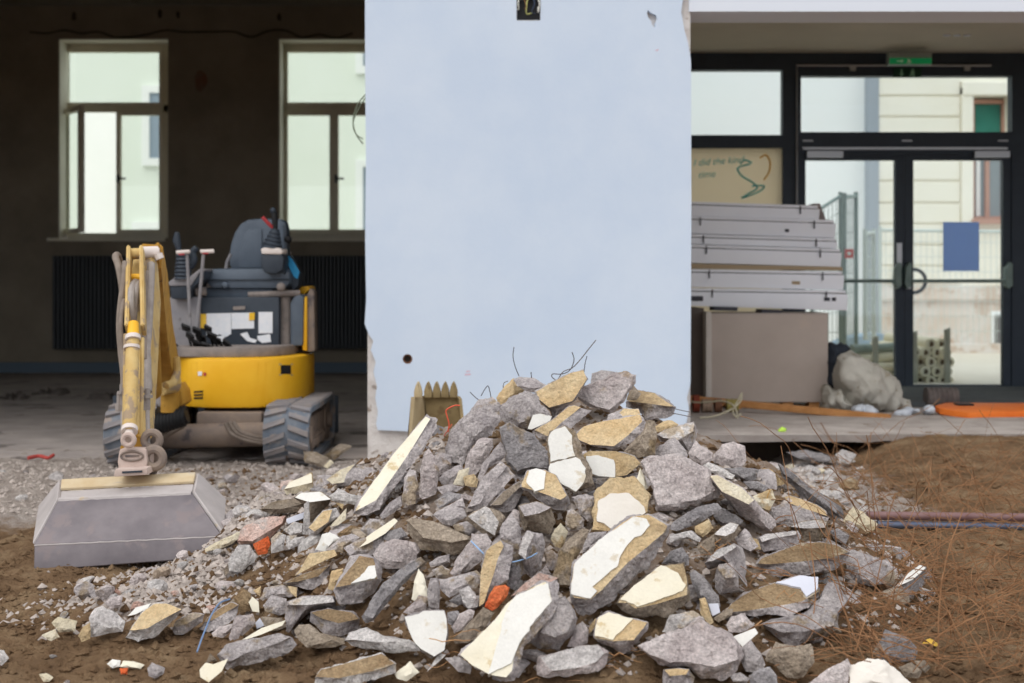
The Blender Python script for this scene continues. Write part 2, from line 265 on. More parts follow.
# tile | name | category | label | body | outline | options  (f face outline, fc face material, w paint-coat outline, wc its material, e face tilt, a face turn, l lift towards the viewer, t thin); mid-heap faceted block: brown body stands for shade below
ROCKS = '''
W|concrete_slab|slab|big rough grey slab leaning upright at the crest next to the red wire|g|375,365 378,320 410,232 455,190 500,140 548,132 572,165 572,225 545,270 480,310 440,378|e=25
B|concrete_chunk|chunk|yellow sandy block at the crest, half behind a flat grey stone|t|180,262 240,170 300,128 380,200 320,250 260,330 200,330|e=30
B|concrete_chunk|chunk|small flat grey stone lying on the yellow blocks of the crest|g|295,130 340,112 430,120 525,170 440,222 380,210 320,180|e=45
B|concrete_chunk|chunk|grey block at the crest above the dark upright slab, beneath the flat stone|g|195,320 270,260 370,205 450,235 490,300 555,375 440,410 390,475 300,450 200,410|e=30
B|concrete_slab|slab|large yellow sandstone-coloured slab at the very crest below the curled wires|g|450,215 620,120 690,85 775,68 800,130 720,270 650,335 570,405 540,340 470,270|f=452,215 620,122 690,87 775,70 798,130 700,280 540,325 470,268;fc=t;e=35
B|concrete_chunk|chunk|small white-faced wedge between grey blocks just under the crest|g|390,475 430,372 500,360 562,383 548,425 425,482|f=393,470 430,375 500,362 560,385 545,418 420,474;fc=w;e=35
B|concrete_slab|slab|long slab at the crest with a yellow upper face and a smooth grey underside|g|420,482 560,410 690,300 832,345 680,475 560,545 460,535|f=440,478 560,412 690,302 770,315 620,430 530,520;fc=t;e=40
C|concrete_slab|slab|big grey speckled slab at the right of the crest, largest against the blue wall|m|-100,240 -60,185 100,125 180,85 250,75 322,97 300,170 235,285 140,362 40,330 -30,310|f=-98,240 -60,187 100,128 250,77 300,97 280,165 215,270 130,340 40,318;e=35
C|concrete_chunk|chunk|flat grey stone peeking out behind the top of the speckled crest slab|g|10,90 80,70 190,80 165,130 60,165 5,165|e=50
C|concrete_chunk|chunk|small brown stone tucked behind the speckled crest slab's right edge|b|300,172 348,235 320,275 250,275 265,220|e=30
C|concrete_slab|slab|slab jutting right at the crest with a flat yellow top and grey edge|g|240,290 330,205 440,225 580,320 575,370 520,402 390,408 330,345 250,325|f=262,282 330,207 440,228 578,322 420,300;fc=t;e=62
C|concrete_chunk|chunk|small half-yellow half-grey block sitting on the broad yellow slab|g|110,425 125,370 230,330 330,333 352,390 250,425|f=200,360 232,332 330,335 348,380 240,400;fc=t;e=45
C|concrete_slab|slab|broad yellow-faced slab below the crest's right side, grey broken edge|g|-100,510 -40,450 80,420 250,390 345,370 395,440 370,510 200,602 150,612 0,592 -80,560|f=-97,508 -40,452 80,421 250,391 345,372 355,420 265,510 165,588 0,578 -75,545;fc=t;e=42
C|concrete_chunk|chunk|brownish-grey block in the shade right of the broad yellow slab|b|385,408 440,418 458,500 442,640 330,665 205,645 360,490|e=20
C|concrete_chunk|chunk|small tan chip between the jutting crest slab and the squared grey block|t|440,455 500,415 562,410 608,440 520,485 450,492|e=45
C|concrete_chunk|chunk|squared pale block on the right shoulder, overlapping the painted wall's corner|g|455,512 530,470 610,450 722,420 727,540 680,632 600,565 480,562|f=457,510 530,471 610,451 718,421 700,490 605,545 500,530;fc=l;e=50
C|concrete_chunk|chunk|rough grey lump under the squared pale block|g|440,640 470,590 540,545 580,530 640,590 670,650 650,690 560,700 450,700|e=30
H|concrete_chunk|chunk|knobbly mauve stone left of the round boulder by the floor edge|m|328,90 380,3 440,50 502,90 490,140 420,172 350,132|e=30
H|concrete_chunk|boulder|round boulder standing against the dark gap under the floor edge|m|500,95 560,30 640,8 715,42 722,140 685,190 560,175 490,142|e=30
H|concrete_slab|slab|dark slab propped under the round boulder|d|555,190 690,185 817,200 790,272 740,287 640,242 590,205|e=30;l=.03
H|concrete_slab|slab|thin pale stone lying in front of the round boulder|l|430,170 470,148 540,180 652,242 625,268 520,232 440,202|e=45;l=.03
H|concrete_slab|boulder|large porous lilac boulder on the right shoulder, full of pebbles|m|10,150 60,115 180,105 290,110 390,170 460,195 520,310 552,352 540,402 390,442 300,468 200,492 110,484 80,330 40,250|f=20,155 62,120 180,110 290,115 390,175 455,205 505,310 520,350 380,410 290,425 120,450 90,330;e=38
H|concrete_slab|beam|long cream-topped beam slanting down from the lilac boulder to the right|m|470,235 530,240 700,330 830,460 942,560 900,632 830,602 680,512 580,392 515,300|f=472,236 530,241 700,331 780,410 740,440 640,390 560,352 517,300;fc=c;e=45
H|concrete_slab|slab|cream plate crossed by a thin twig beside the slanting beam|c|740,405 830,360 900,332 932,402 885,485 800,455|e=40
H|concrete_chunk|chunk|small dark stone in the hollow under the dark propped slab|d|700,282 800,278 882,322 850,352 750,335|e=30
H|concrete_chunk|chunk|tan earthy lump between the dark propped slab and dark long slab|t|795,205 850,190 905,205 985,300 905,332 820,275|e=40
D|concrete_slab|beam|long dark grey slab slanting down toward the dry roots|d|530,298 600,338 760,458 960,598 977,642 930,683 860,622 700,512 560,392|f=535,300 600,340 760,460 955,600 925,632 740,490 575,370;e=40;a=-12;l=.07
D|concrete_slab|slab|slab with a smooth yellow top ending under the dark long slab|g|570,525 620,513 800,580 862,620 872,668 800,690 700,660 600,640|f=572,524 620,514 800,581 858,622 868,655 700,600 615,570;fc=t;e=58
D|concrete_chunk|chunk|grey block between the slanting beam and the yellow-topped slab|g|490,600 560,570 640,590 740,640 880,670 820,740 640,760 520,700|e=30
H|concrete_slab|slab|dark arched slab under the lilac boulder|d|320,492 450,440 530,430 562,470 480,522 380,582 250,622 190,612 215,565|e=40
H|concrete_slab|slab|dark grey slab in the gap beneath the slanting beam|d|520,440 580,468 705,550 680,585 560,585 500,522|e=35
H|concrete_chunk|chunk|small rusty-tan stone beneath the dark arched slab|t|370,590 470,538 502,602 430,668 378,632|e=25
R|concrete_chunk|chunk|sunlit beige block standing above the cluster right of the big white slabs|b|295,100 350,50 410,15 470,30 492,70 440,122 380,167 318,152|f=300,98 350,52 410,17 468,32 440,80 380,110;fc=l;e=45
R|concrete_chunk|chunk|grey stone behind the beige block|g|440,130 510,55 560,110 602,180 550,215 470,175|e=30
R|plaster_flake|flake|triangular yellow flake between the beige block and pale brick-shaped block|t|540,113 602,135 622,202 555,200|t=1;e=20
R|concrete_chunk|chunk|pointed beige stone left of the beige block|b|178,180 230,140 300,98 307,190 260,252 215,246|e=25
R|concrete_chunk|chunk|arched thin grey stone above the roots left of the beige block|l|0,110 80,83 150,73 217,130 200,152 120,125 0,155|e=35
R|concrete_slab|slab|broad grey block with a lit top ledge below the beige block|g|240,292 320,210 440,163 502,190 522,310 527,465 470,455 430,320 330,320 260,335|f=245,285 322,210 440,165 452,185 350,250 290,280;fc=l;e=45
R|concrete_chunk|chunk|five-sided grey block standing in front of the broad ledged block|g|300,402 330,308 420,293 462,390 467,472 390,502 340,514 310,462|f=320,330 332,310 420,295 440,330 450,390 380,400;e=30;l=.02
R|concrete_chunk|slab|dark slab just right of the long white slab's upper end|d|-60,300 0,218 80,178 132,240 132,315 60,310|e=30
R|concrete_slab|slab|long dark rock leaning left of the five-sided block|d|133,362 170,338 250,408 332,520 347,595 270,605 200,545 150,435|e=40
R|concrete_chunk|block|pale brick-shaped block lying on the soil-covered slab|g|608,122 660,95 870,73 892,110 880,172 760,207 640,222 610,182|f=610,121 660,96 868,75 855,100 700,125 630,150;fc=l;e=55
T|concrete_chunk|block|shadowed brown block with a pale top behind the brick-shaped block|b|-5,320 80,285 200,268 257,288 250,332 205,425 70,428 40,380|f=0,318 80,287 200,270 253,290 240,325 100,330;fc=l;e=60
R|concrete_slab|slab|upper soil-covered slab on the right, brick-shaped block resting on it|g|580,302 620,260 760,210 890,158 1024,150 1130,165 1240,220 1200,292 1100,332 960,372 760,392 610,382|f=590,296 622,262 890,160 1024,153 1130,168 1228,218 1100,258 900,284 680,302;fc=s;e=66
R|concrete_slab|slab|lower soil-covered slab on the right with a blue-white corner|g|340,640 420,560 560,480 720,430 890,385 1020,400 1026,500 960,592 830,655 680,642 500,652 380,665|f=370,632 430,560 560,470 720,430 890,386 1015,397 1012,490 900,556 700,594 500,622;fc=s;w=720,436 890,388 1012,398 1008,485 930,530 890,470 800,450;wc=v;e=66
U|concrete_slab|slab|big porous grey slab with a notched right end under the soil-covered slabs|g|-220,270 -100,250 0,240 110,200 215,90 250,-20 330,20 397,120 332,220 322,280 357,342 200,372 50,424 -30,412 -110,352|f=-210,268 0,240 215,90 252,-10 325,25 388,118 322,215 300,290 100,330 -60,335;e=52
T|concrete_slab|slab|grey slab lying behind the upper soil-covered slab toward the roots|g|400,470 540,508 620,538 727,608 702,684 560,724 420,690 380,560|e=50
T|concrete_chunk|chunk|small grey stone above the upper soil-covered slab's right end|g|210,420 240,393 280,410 347,450 320,474 240,455|e=40
T|concrete_chunk|chunk|dark stone beneath the crumbled plaster by the pipes|d|270,345 330,325 402,380 380,444 300,412|e=30
T|concrete_chunk|chunk|crumbling whitish plaster lump where the two pipes end|c|328,312 390,238 430,178 500,220 602,300 560,352 500,372 420,318|e=30
0|concrete_chunk|stone|white-topped stone lying alone in the dry roots|d|893,590 905,575 920,565 927,567 922,587 908,599 896,599|f=894,588 906,575 920,565 926,568 912,580;fc=w;e=50
U|concrete_chunk|boulder|blue-grey rock half buried in soil near the yellow leaf|d|560,482 650,318 740,348 822,388 872,460 850,514 760,544 640,544|e=35
U|concrete_chunk|chunk|brown earthy stone below the blue-grey half-buried rock|b|738,572 830,543 902,600 880,654 790,644|e=35
U|concrete_chunk|chunk|small round brown stone at the blue-grey rock's right foot|b|848,530 920,528 962,580 920,614 870,572|e=35
U|concrete_chunk|chunk|smooth pinkish rock at the bottom edge left of the flaky white rock|m|120,690 260,588 390,518 412,560 395,683 330,740 150,740|e=35
U|concrete_chunk|chunk|flaky white and brown rock at the bottom right edge of the heap|p|400,562 480,543 530,513 640,538 752,610 832,683 820,740 400,740|e=45
S|concrete_chunk|boulder|brown shaded rock under the notched porous slab|b|658,522 720,400 850,430 965,420 985,540 900,655 800,644 720,562|e=25
S|concrete_chunk|boulder|dark rock at the bottom edge right of the big lilac boulder|d|535,632 600,588 680,578 732,640 742,730 550,730|e=30
S|concrete_chunk|chunk|dark angular rock beneath the small white triangle|g|485,440 550,383 622,470 657,560 600,614 520,604 478,520|e=30
S|plaster_flake|flake|clean white triangular flake beside the big lilac boulder|w|428,365 580,307 602,342 495,437|t=1;e=40;l=.05
S|concrete_chunk|stone|rounded mauve stone under the lower soil-covered slab's edge|m|383,282 420,228 510,208 542,250 582,290 480,344 400,334|e=35
S|concrete_slab|boulder|big lilac boulder at the front of the heap, lower right|m|-217,430 -120,390 0,335 100,300 200,240 260,290 400,350 487,445 487,540 470,602 340,667 220,642 130,587 20,582 -60,562 -140,502|f=-205,432 -120,395 0,340 100,305 200,245 260,295 395,357 470,445 460,520 300,570 120,540 0,540 -130,490;e=48
S|concrete_chunk|chunk|small stone under the big lilac boulder's right corner|g|400,622 480,608 547,650 520,684 430,674|e=40
S|concrete_chunk|chunk|tan upright chip above the big lilac boulder's tip|t|200,108 240,98 272,190 302,270 270,294 205,205|e=20
S|plaster_flake|flake|bluish white chip beside the tan upright chip|v|262,140 330,138 342,200 290,227|t=1;e=30
S|concrete_chunk|slab|smooth pale blue-grey slab behind the big lilac boulder|l|-60,335 0,218 160,185 235,250 100,320 0,350|e=35
S|concrete_chunk|chunk|olive tan stone under the lower soil-covered slab's left tip|b|298,242 380,178 432,178 422,222 330,268|e=35
S|concrete_slab|slab|yellow-topped stone at the bottom edge below the big lilac boulder|g|-45,592 60,583 132,590 172,642 150,740 -60,740|f=-42,590 60,584 130,591 110,625 0,635;fc=t;e=60
P|concrete_slab|slab|longest white-painted slab mid-heap, yellow strip along its grey edge|g|200,500 230,300 400,140 600,-20 740,-40 900,40 850,130 790,250 600,440 500,540 400,622 260,654 218,602|f=203,502 232,300 400,140 620,-20 740,-40 872,40 842,90 600,290 420,480 345,545 232,530;fc=t;w=207,512 235,300 400,145 420,130 640,-20 725,-2 742,45 690,110 640,125 600,170 550,245 525,320 460,375 355,460 387,492 345,537 225,517;e=40;l=.05
P|concrete_slab|slab|cream-white slab right of the longest white slab, brown lower edge|b|498,572 560,520 700,390 830,313 982,298 1002,400 1024,560 950,614 860,674 650,664 558,624|f=508,565 560,521 820,314 980,299 1002,400 1003,510 800,572 650,603 595,565;fc=t;w=548,547 600,490 710,400 820,318 860,324 937,368 960,400 992,450 972,490 820,547 660,597 608,566;wc=y;e=45;l=.04
Q|concrete_slab|slab|small slab half white half yellow under the longest white slab's foot|g|368,372 388,248 470,200 642,250 742,270 732,332 620,452 560,487 480,442 385,385|f=371,369 390,249 470,201 642,251 736,271 640,388 498,398;fc=t;w=373,365 400,240 470,205 630,252 497,389;wc=y;e=45
Q|plaster_flake|flake|thin upright chip left of the small half-white slab|t|318,352 340,290 380,238 402,260 350,335|t=1;e=25
Q|concrete_chunk|boulder|blue-grey smooth rock between the two longest white slabs' lower ends|g|-10,335 60,220 80,128 170,93 217,160 257,240 220,352 130,444 0,455 -60,405|f=0,335 65,222 85,132 170,97 205,165 235,245 190,330 100,370;e=28
Q|concrete_chunk|chunk|mauve wedge right of the blue-grey smooth rock|m|185,435 240,300 290,258 332,320 322,412 240,440|e=25
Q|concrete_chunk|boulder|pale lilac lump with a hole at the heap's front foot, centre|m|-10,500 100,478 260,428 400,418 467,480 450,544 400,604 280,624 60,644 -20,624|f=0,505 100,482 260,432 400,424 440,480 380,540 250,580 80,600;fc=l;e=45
O|concrete_slab|slab|tallest white slab at the heap's front foot with a yellow left margin|g|340,492 450,380 580,250 660,138 720,88 900,-10 1000,-20 1022,40 995,200 880,332 780,432 740,562 720,672 620,664 420,562|f=345,490 600,200 660,140 740,80 940,-20 968,128 862,250 775,360 715,470 695,600 655,645 540,627 418,556;fc=y;w=536,626 600,400 665,170 722,93 945,0 966,130 860,252 770,380 730,450 692,553;e=40;l=.05
N|concrete_slab|slab|pinkish slab behind the upper end of the tallest white slab|m|680,525 780,430 880,358 1015,393 1005,462 950,545 740,565|f=690,520 780,432 880,360 1012,395 960,430;fc=k;e=50
O|concrete_slab|slab|white-faced slab shaped like a shield left of the tallest white slab|g|-40,230 10,215 80,190 238,188 255,250 262,342 242,462 172,503 150,523 60,462 0,352|f=-36,232 60,212 100,185 237,188 250,250 254,335 236,458 166,502 75,450 22,400 -5,330;fc=w;e=38;l=.03
N|plaster_flake|flake|narrow white spike of plaster above the shield-shaped white slab|y|8,542 30,420 60,328 92,380 122,470 137,572 60,565|e=25
O|concrete_chunk|chunk|mauve lumpy stone behind the shield-shaped white slab|m|-60,205 0,150 60,78 132,98 105,190 20,215|e=30
N|concrete_chunk|chunk|upright grey stone right of the narrow white spike|g|118,480 140,398 192,398 207,500 202,602 128,592|e=20
N|concrete_slab|beam|horizontal grey beam left of the orange brick piece|g|195,402 300,388 470,338 492,400 450,464 370,484 270,534 208,482|e=40
N|concrete_chunk|chunk|small bright speckled stone under the horizontal grey beam|l|338,480 400,448 467,530 460,592 400,604 362,562|e=30;l=.02
N|concrete_chunk|chunk|dark pebbly stone in the shade of the horizontal grey beam|d|265,552 350,498 372,570 330,584|e=30
N|concrete_slab|slab|upright slab with yellow stripes just behind the orange brick piece|g|468,592 480,350 520,198 620,133 702,170 692,280 670,402 600,452 540,502 500,594|f=472,590 483,350 524,200 622,135 640,180 600,260 572,370 532,480 500,582;fc=t;e=22
N|concrete_chunk|slab|narrow dark upright slab right of the yellow-striped slab|d|658,440 690,300 700,218 787,228 770,352 742,444 690,474|e=20
N|concrete_chunk|slab|tall lavender-grey upright block with a pale left face|g|738,232 770,120 800,73 907,98 917,200 892,332 830,384 778,332|f=742,230 772,122 800,77 850,95 800,200 790,270;fc=l;e=22
N|concrete_chunk|chunk|grey stone standing above the tie between the upright slabs|g|608,82 630,20 690,-40 735,10 762,65 747,205 690,185 618,132|e=25
N|concrete_chunk|chunk|pinkish slanted block left of the yellow-striped slab|m|268,362 320,250 400,158 420,88 522,98 562,150 512,252 402,342 300,384|e=35
N|brick_fragment|brick|bright orange brick piece in the middle of the heap|o|512,592 540,510 580,448 650,438 682,460 660,532 600,594 560,624|e=35;l=.05
W|concrete_slab|beam|long brownish beam lying crosswise on the heap's left half|b|238,577 262,568 330,580 440,625 467,640 462,685 410,704 300,684 248,632|f=242,577 262,570 330,583 440,628 460,645 400,655 300,640;e=45
F|concrete_chunk|chunk|grey stone between the crosswise brownish beam and the grey-green faced block|g|498,582 600,548 692,600 612,654 530,644|e=35
N|concrete_chunk|stone|small grey stone leaning under the crosswise brownish beam's end|g|128,292 200,248 272,230 272,290 190,312 140,314|e=40
N|concrete_chunk|stone|flat grey stone above the horizontal grey beam's left end|g|148,342 220,308 272,340 260,384 180,394|e=40
N|concrete_chunk|stone|rounded mauve stone at the left foot of the crosswise beam|m|-30,180 0,145 60,160 62,220 30,244 -20,214|e=35
N|concrete_chunk|stone|grey stone right above the narrow white plaster spike|g|0,282 70,255 112,290 92,322 50,345 -10,350|e=35
O|concrete_chunk|stone|dark square stone right of the shield-shaped white slab|d|253,200 330,188 342,220 290,294 258,275|e=30
O|concrete_chunk|chunk|mauve slanted stone between shield-shaped slab and tan-grey long stone|m|288,302 340,208 400,178 442,190 430,242 350,324 300,344|e=35
O|concrete_slab|slab|tan-grey long stone just below the orange brick piece|b|298,382 360,320 430,240 500,168 582,200 520,302 440,384 390,412 310,412|e=38
O|plaster_flake|flake|grey triangular chip leaning below the shield-shaped slab's tip|l|113,607 200,478 247,490 190,544|t=1;e=30
O|concrete_chunk|stone|grey stone with damp soil below the tan-grey long stone|g|238,512 330,498 422,570 412,624 330,604|e=40
F|concrete_slab|slab|tall rounded mauve slab standing upright left of the large crest slab|m|268,392 270,200 300,100 330,58 372,110 402,190 392,300 382,372 290,404|e=18
F|concrete_chunk|chunk|mauve stone wedged under the large grey crest slab|m|368,112 420,88 492,170 442,232 393,252|e=25
F|concrete_chunk|chunk|rounded grey stone below the wedged mauve stone|g|393,264 440,218 562,158 572,202 500,302 420,304|e=30
F|concrete_slab|slab|pinkish knobbly slab slanting beneath the large grey crest slab|m|573,202 600,100 660,10 700,-20 770,-10 777,50 720,142 650,242 600,242|e=28
F|concrete_chunk|chunk|cream wedge at the foot of the pinkish knobbly slab|c|498,302 540,208 610,188 602,240 570,314|e=30
F|concrete_chunk|stone|round ochre stone beside the cream wedge|t|568,252 640,233 672,270 660,324 580,314|e=30
F|concrete_slab|slab|narrow grey slab slanting left of the dark central slab|g|668,252 700,158 780,58 830,5 872,100 820,152 740,192 690,284|e=28
F|concrete_slab|slab|large grey slab leaning diagonally in the upper middle|g|598,464 640,368 700,268 820,143 882,180 922,240 800,372 730,444 660,484|f=602,460 642,370 702,270 820,146 870,182 740,320 690,430;e=32
W|concrete_slab|slab|dark rough slab standing upright left of the cracked white slab|d|575,240 610,223 690,268 752,330 757,402 690,392 640,407 600,372 588,300|f=580,242 610,226 690,271 748,332 750,392 690,383 640,395 605,365;e=25
F|concrete_chunk|stone|flat grey stone left of the round ochre stone|g|388,322 480,298 572,320 520,354 420,374|e=45
F|concrete_chunk|slab|dark grey oblong stone below the flat grey stone|d|368,422 470,348 562,370 540,402 440,454 400,468|e=40
F|concrete_chunk|chunk|upper grey triangular stone under the dark oblong stone|g|398,482 565,393 582,460 450,490|e=35
F|concrete_chunk|chunk|grey pyramid-shaped stone below the upper triangular stone|g|363,512 400,484 500,462 572,468 592,520 490,584 420,564|e=40
F|concrete_chunk|block|greenish-grey faceted block facing front, left of the brown faceted block|b|578,542 640,488 720,448 820,478 857,530 830,602 780,658 700,644 620,574|f=600,522 720,451 752,470 812,560 782,652 700,602;fc=l;e=25
W|concrete_slab|slab|grey slab with a long sandy upper face left of the white-patched slab|g|538,525 590,470 640,438 690,405 700,430 662,472 622,542 588,548|f=541,523 590,472 640,440 680,410 650,455 580,520;fc=b;e=45
G|concrete_slab|slab|yellow-topped slab with a square white patch|g|68,322 120,208 240,205 312,240 382,370 417,440 380,484 300,472 150,384|f=71,318 120,210 240,206 311,241 392,382 345,408 200,355;fc=t;w=112,292 130,215 180,198 246,220 236,342 170,352;e=40;l=.03
W|concrete_slab|slab|white slab cracked across into two halves below the crest|b|742,290 758,258 810,235 852,268 872,330 907,400 912,447 845,484 800,454 752,402|f=745,290 760,260 810,237 838,272 858,340 888,395 888,435 848,480 800,450 754,400;fc=b;w=747,288 757,262 808,239 834,274 834,318 845,347 757,368 755,330|w2=753,374 847,352 862,362 880,392 884,430 848,477 800,449 752,402;e=32;l=.05
G|concrete_slab|slab|yellow slab with a white painted square right of the cracked white slab|g|498,100 540,73 720,73 850,108 897,160 800,245 700,268 560,255 525,185|f=500,100 540,75 720,75 850,110 893,160 800,238 700,256 560,240 530,180;fc=t;w=520,115 600,110 705,140 718,200 710,255 600,250 560,235 530,180;e=35
G|concrete_chunk|chunk|dark stone in the gap below the slab with the white square|d|558,262 662,258 652,312 590,335|e=30
G|concrete_chunk|chunk|grey pointed stone hanging below the cracked white slab|g|418,390 520,368 582,390 577,482 532,558 480,504|e=25
G|concrete_chunk|chunk|grey stone under the white-patched slab's right end|g|378,592 390,478 430,463 512,550 502,614 400,624|e=25
G|concrete_chunk|block|brown faceted block with an earthy lower face mid-heap|b|58,452 180,418 282,460 312,562 270,644 100,624 78,562|f=62,452 180,420 280,462 200,500 100,520;fc=g;e=40
G|concrete_slab|slab|white pockmarked slab with a tan rim above the longest white slab|t|556,624 578,360 680,248 850,258 962,380 942,492 860,564 740,630 680,640|f=566,610 585,362 680,255 850,264 950,382 930,490 850,555 690,622;w=590,560 600,420 680,370 810,365 912,460 922,500 700,620 640,570;wc=p;e=32;l=.02
G|plaster_flake|flake|small cream triangle left of the porous lilac boulder|y|848,322 890,193 922,260 942,332 880,364|e=30;l=.04
P|concrete_chunk|chunk|cream stone with a rounded top below the brown faceted block|c|73,130 100,65 140,18 192,80 152,195 100,182|e=25
P|concrete_slab|slab|tall brownish-grey slab leaning left of the longest white slab|b|88,382 130,220 200,118 300,58 332,70 292,182 232,312 212,454 140,444|e=28
P|concrete_chunk|stone|small mauve stone left of the tall brownish-grey slab|m|23,220 80,203 122,240 82,344 48,334|e=30
P|concrete_chunk|stone|tiny mauve stone under the small mauve stone|m|3,350 40,308 77,370 20,390|e=30
P|concrete_chunk|chunk|grey stone between the tall brownish slab and pockmarked slab|g|288,202 320,88 462,73 425,132 300,224|e=35
F|concrete_chunk|stone|mauve egg-shaped stone right of the greenish-grey faceted block|m|853,552 910,468 962,490 952,584 880,564|e=30
E|concrete_chunk|stone|round grey stone sitting in soil left of the crosswise beam|g|753,612 820,538 880,545 912,582 900,640 800,665|e=35
L|plaster_strip|flake|thin cream strip of plaster lying on grey stones, left half|y|528,192 590,150 588,115 780,-12 806,8 720,92 600,162|t=1;e=50;l=.06
L|concrete_chunk|chunk|grey stone carrying the thin cream plaster strip|g|438,192 540,130 720,93 712,162 620,248 480,244|e=35
L|concrete_chunk|stone|bluish-grey stone right of the thin cream plaster strip|d|698,132 720,80 830,48 872,110 800,155|e=35
L|concrete_chunk|boulder|double-humped mauve boulder below the bluish-grey stone|m|628,232 680,168 760,128 900,143 952,180 932,262 830,334 720,334 660,294|e=32
L|plaster_flake|flake|white rounded plate left of the thin cream plaster strip|w|238,202 290,98 340,78 412,125 310,214|e=40;l=.03
L|concrete_chunk|chunk|grey stone under the white rounded plate's right side|g|318,204 420,108 490,88 542,120 440,194 430,225|e=35
E|concrete_chunk|chunk|grey stone under the lilac board on the left slope|l|228,612 300,558 372,570 362,642 280,654|e=35
L|concrete_chunk|stone|pale stone below the grey stone near the lilac board|l|38,172 100,118 172,113 132,172 60,204|e=40
L|concrete_slab|slab|soil-topped grey slab under the curled tan plaster flake|g|18,432 150,370 342,308 335,405 220,477 60,444|f=22,430 150,372 338,310 260,385 120,420;fc=s;e=60
L|plaster_flake|flake|curled tan flake of plaster on the left slope|t|128,352 200,228 372,203 392,240 250,302 100,382|t=1;e=40;l=.05
L|concrete_slab|slab|block with a white L-shaped patch and brown soil on top, left half|g|363,482 480,258 540,238 642,258 702,330 692,422 640,502 560,564 400,579|f=370,462 500,300 542,243 642,263 664,400 480,442;fc=s;w=482,440 560,380 602,325 646,318 657,390 640,405;e=50
L|concrete_chunk|chunk|tan stone left of the block with the white L-shaped patch|t|323,472 350,348 432,328 422,402 360,484|e=30
L|concrete_slab|beam|long dark narrow slab slanting over a black hollow, left half|d|555,655 610,560 700,438 860,300 960,253 1002,300 900,372 760,532 640,690 585,700|f=570,645 612,562 702,440 860,302 955,258 985,290 850,395 720,540 630,670;e=40;l=.03
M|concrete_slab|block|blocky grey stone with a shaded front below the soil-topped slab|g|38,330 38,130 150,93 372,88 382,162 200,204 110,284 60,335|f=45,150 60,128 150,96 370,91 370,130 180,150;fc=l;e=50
M|concrete_slab|slab|oval slab with brown soil on its top at the left foot|g|203,262 210,200 330,173 500,198 547,240 530,314 420,364 300,344|f=213,202 330,175 500,202 540,245 400,275 280,242;fc=s;e=60
M|concrete_slab|slab|smooth beige slab beneath the oval soil-topped slab|b|98,322 130,283 200,278 280,340 440,378 452,422 300,444 180,444 128,392|e=42
M|concrete_slab|slab|flat pointed grey slab over a dark hollow at the foot|l|438,392 480,338 590,308 670,340 700,368 900,388 962,462 780,479 620,454 480,424|f=445,390 482,340 590,310 668,342 700,370 880,390 700,405 520,390;e=55;l=.03
M|concrete_slab|slab|white-edged slab topped with brown soil at the bottom edge|l|233,642 280,588 480,538 700,478 792,550 792,612 640,664 450,710 240,700|f=240,640 282,590 480,541 700,481 785,552 640,600 400,650;fc=s;e=62
M|plaster_flake|chunk|pale yellow wedge right of the white-edged soil-topped slab|y|778,622 890,533 952,610 862,674 800,654|e=40
M|concrete_chunk|chunk|dark mauve stone at the left foot near the beige slab|d|-60,420 0,348 60,358 107,420 60,484 0,504 -60,484|e=38
K|concrete_slab|slab|low grey slab with brown top left of the blue strap|g|148,322 180,258 290,198 372,213 352,262 230,354 170,354|f=155,300 182,260 290,200 365,215 250,280;fc=b;e=50
K|concrete_slab|slab|slab with a brown soil top right of the blue strap|g|343,312 390,238 480,170 560,128 607,150 582,242 480,304 400,337|f=352,300 390,240 480,172 560,130 600,152 460,235 380,275;fc=s;e=55
K|concrete_chunk|stone|earth-coloured round stone above the slab right of the blue strap|s|568,100 640,38 692,70 682,192 608,202|e=35
K|concrete_chunk|stone|small lilac stone below the slab right of the blue strap|m|418,342 470,298 560,278 572,312 500,374 430,367|e=40
K|concrete_chunk|chunk|mauve stone left of the thin cream sliver|m|538,372 560,308 580,228 702,208 722,280 660,334 600,392 550,394|e=38
K|plaster_strip|flake|thin pointed cream sliver lying over the long grey stone|y|605,402 760,308 927,253 905,290 760,352|t=1;e=45;l=.06
K|concrete_slab|beam|long grey stone at the foot of the left slope under the cream sliver|g|458,492 520,418 620,398 780,368 880,343 962,370 997,420 940,474 800,524 680,554 600,564 530,604 500,544|f=465,488 522,420 620,400 780,370 880,346 950,372 850,420 650,480 540,540;e=42
K|plaster_flake|flake|yellow torn flake at the lower left foot of the heap|y|338,592 380,543 430,555 532,518 492,602 400,678 343,644|t=1;e=40;l=.03
K|concrete_chunk|stone|small brown stone touching the yellow torn flake|b|383,547 410,478 462,530|e=35
K|plaster_flake|flake|pale leaf-shaped flake standing among stones, left half|y|673,130 700,93 742,130 747,202 700,194|t=1;e=25
K|concrete_chunk|boulder|lumpy grey stone right of the pale leaf-shaped flake|g|768,152 830,83 932,108 932,202 880,224 790,194|e=35
K|concrete_chunk|chunk|grey stone behind the lumpy grey stone, left half|g|758,112 780,28 900,8 1012,28 992,92 900,92|e=40
K|concrete_chunk|stone|small yellow chip left of the grey stone, left half|t|703,52 760,18 752,92|e=35
K|plaster_flake|flake|slim upright yellow chip on the soil-topped left slab|t|938,20 1000,28 1002,102 960,62|t=1;e=25;l=.03
K|concrete_chunk|chunk|brownish stone under the thin cream sliver|b|758,232 900,238 932,302 820,334 780,282|e=35
K|plastic_scrap|scrap|small light blue scrap by the thin cream sliver|v|718,272 750,238 782,290 730,314|t=1;e=35
K|concrete_slab|slab|slab with two tan square faces at the fan's lower end|l|-170,372 -60,208 30,138 120,138 227,180 182,237 70,342 20,378 -80,404|f=-160,330 -75,210 30,142 120,140 215,180 100,240 -20,310;fc=t;e=52
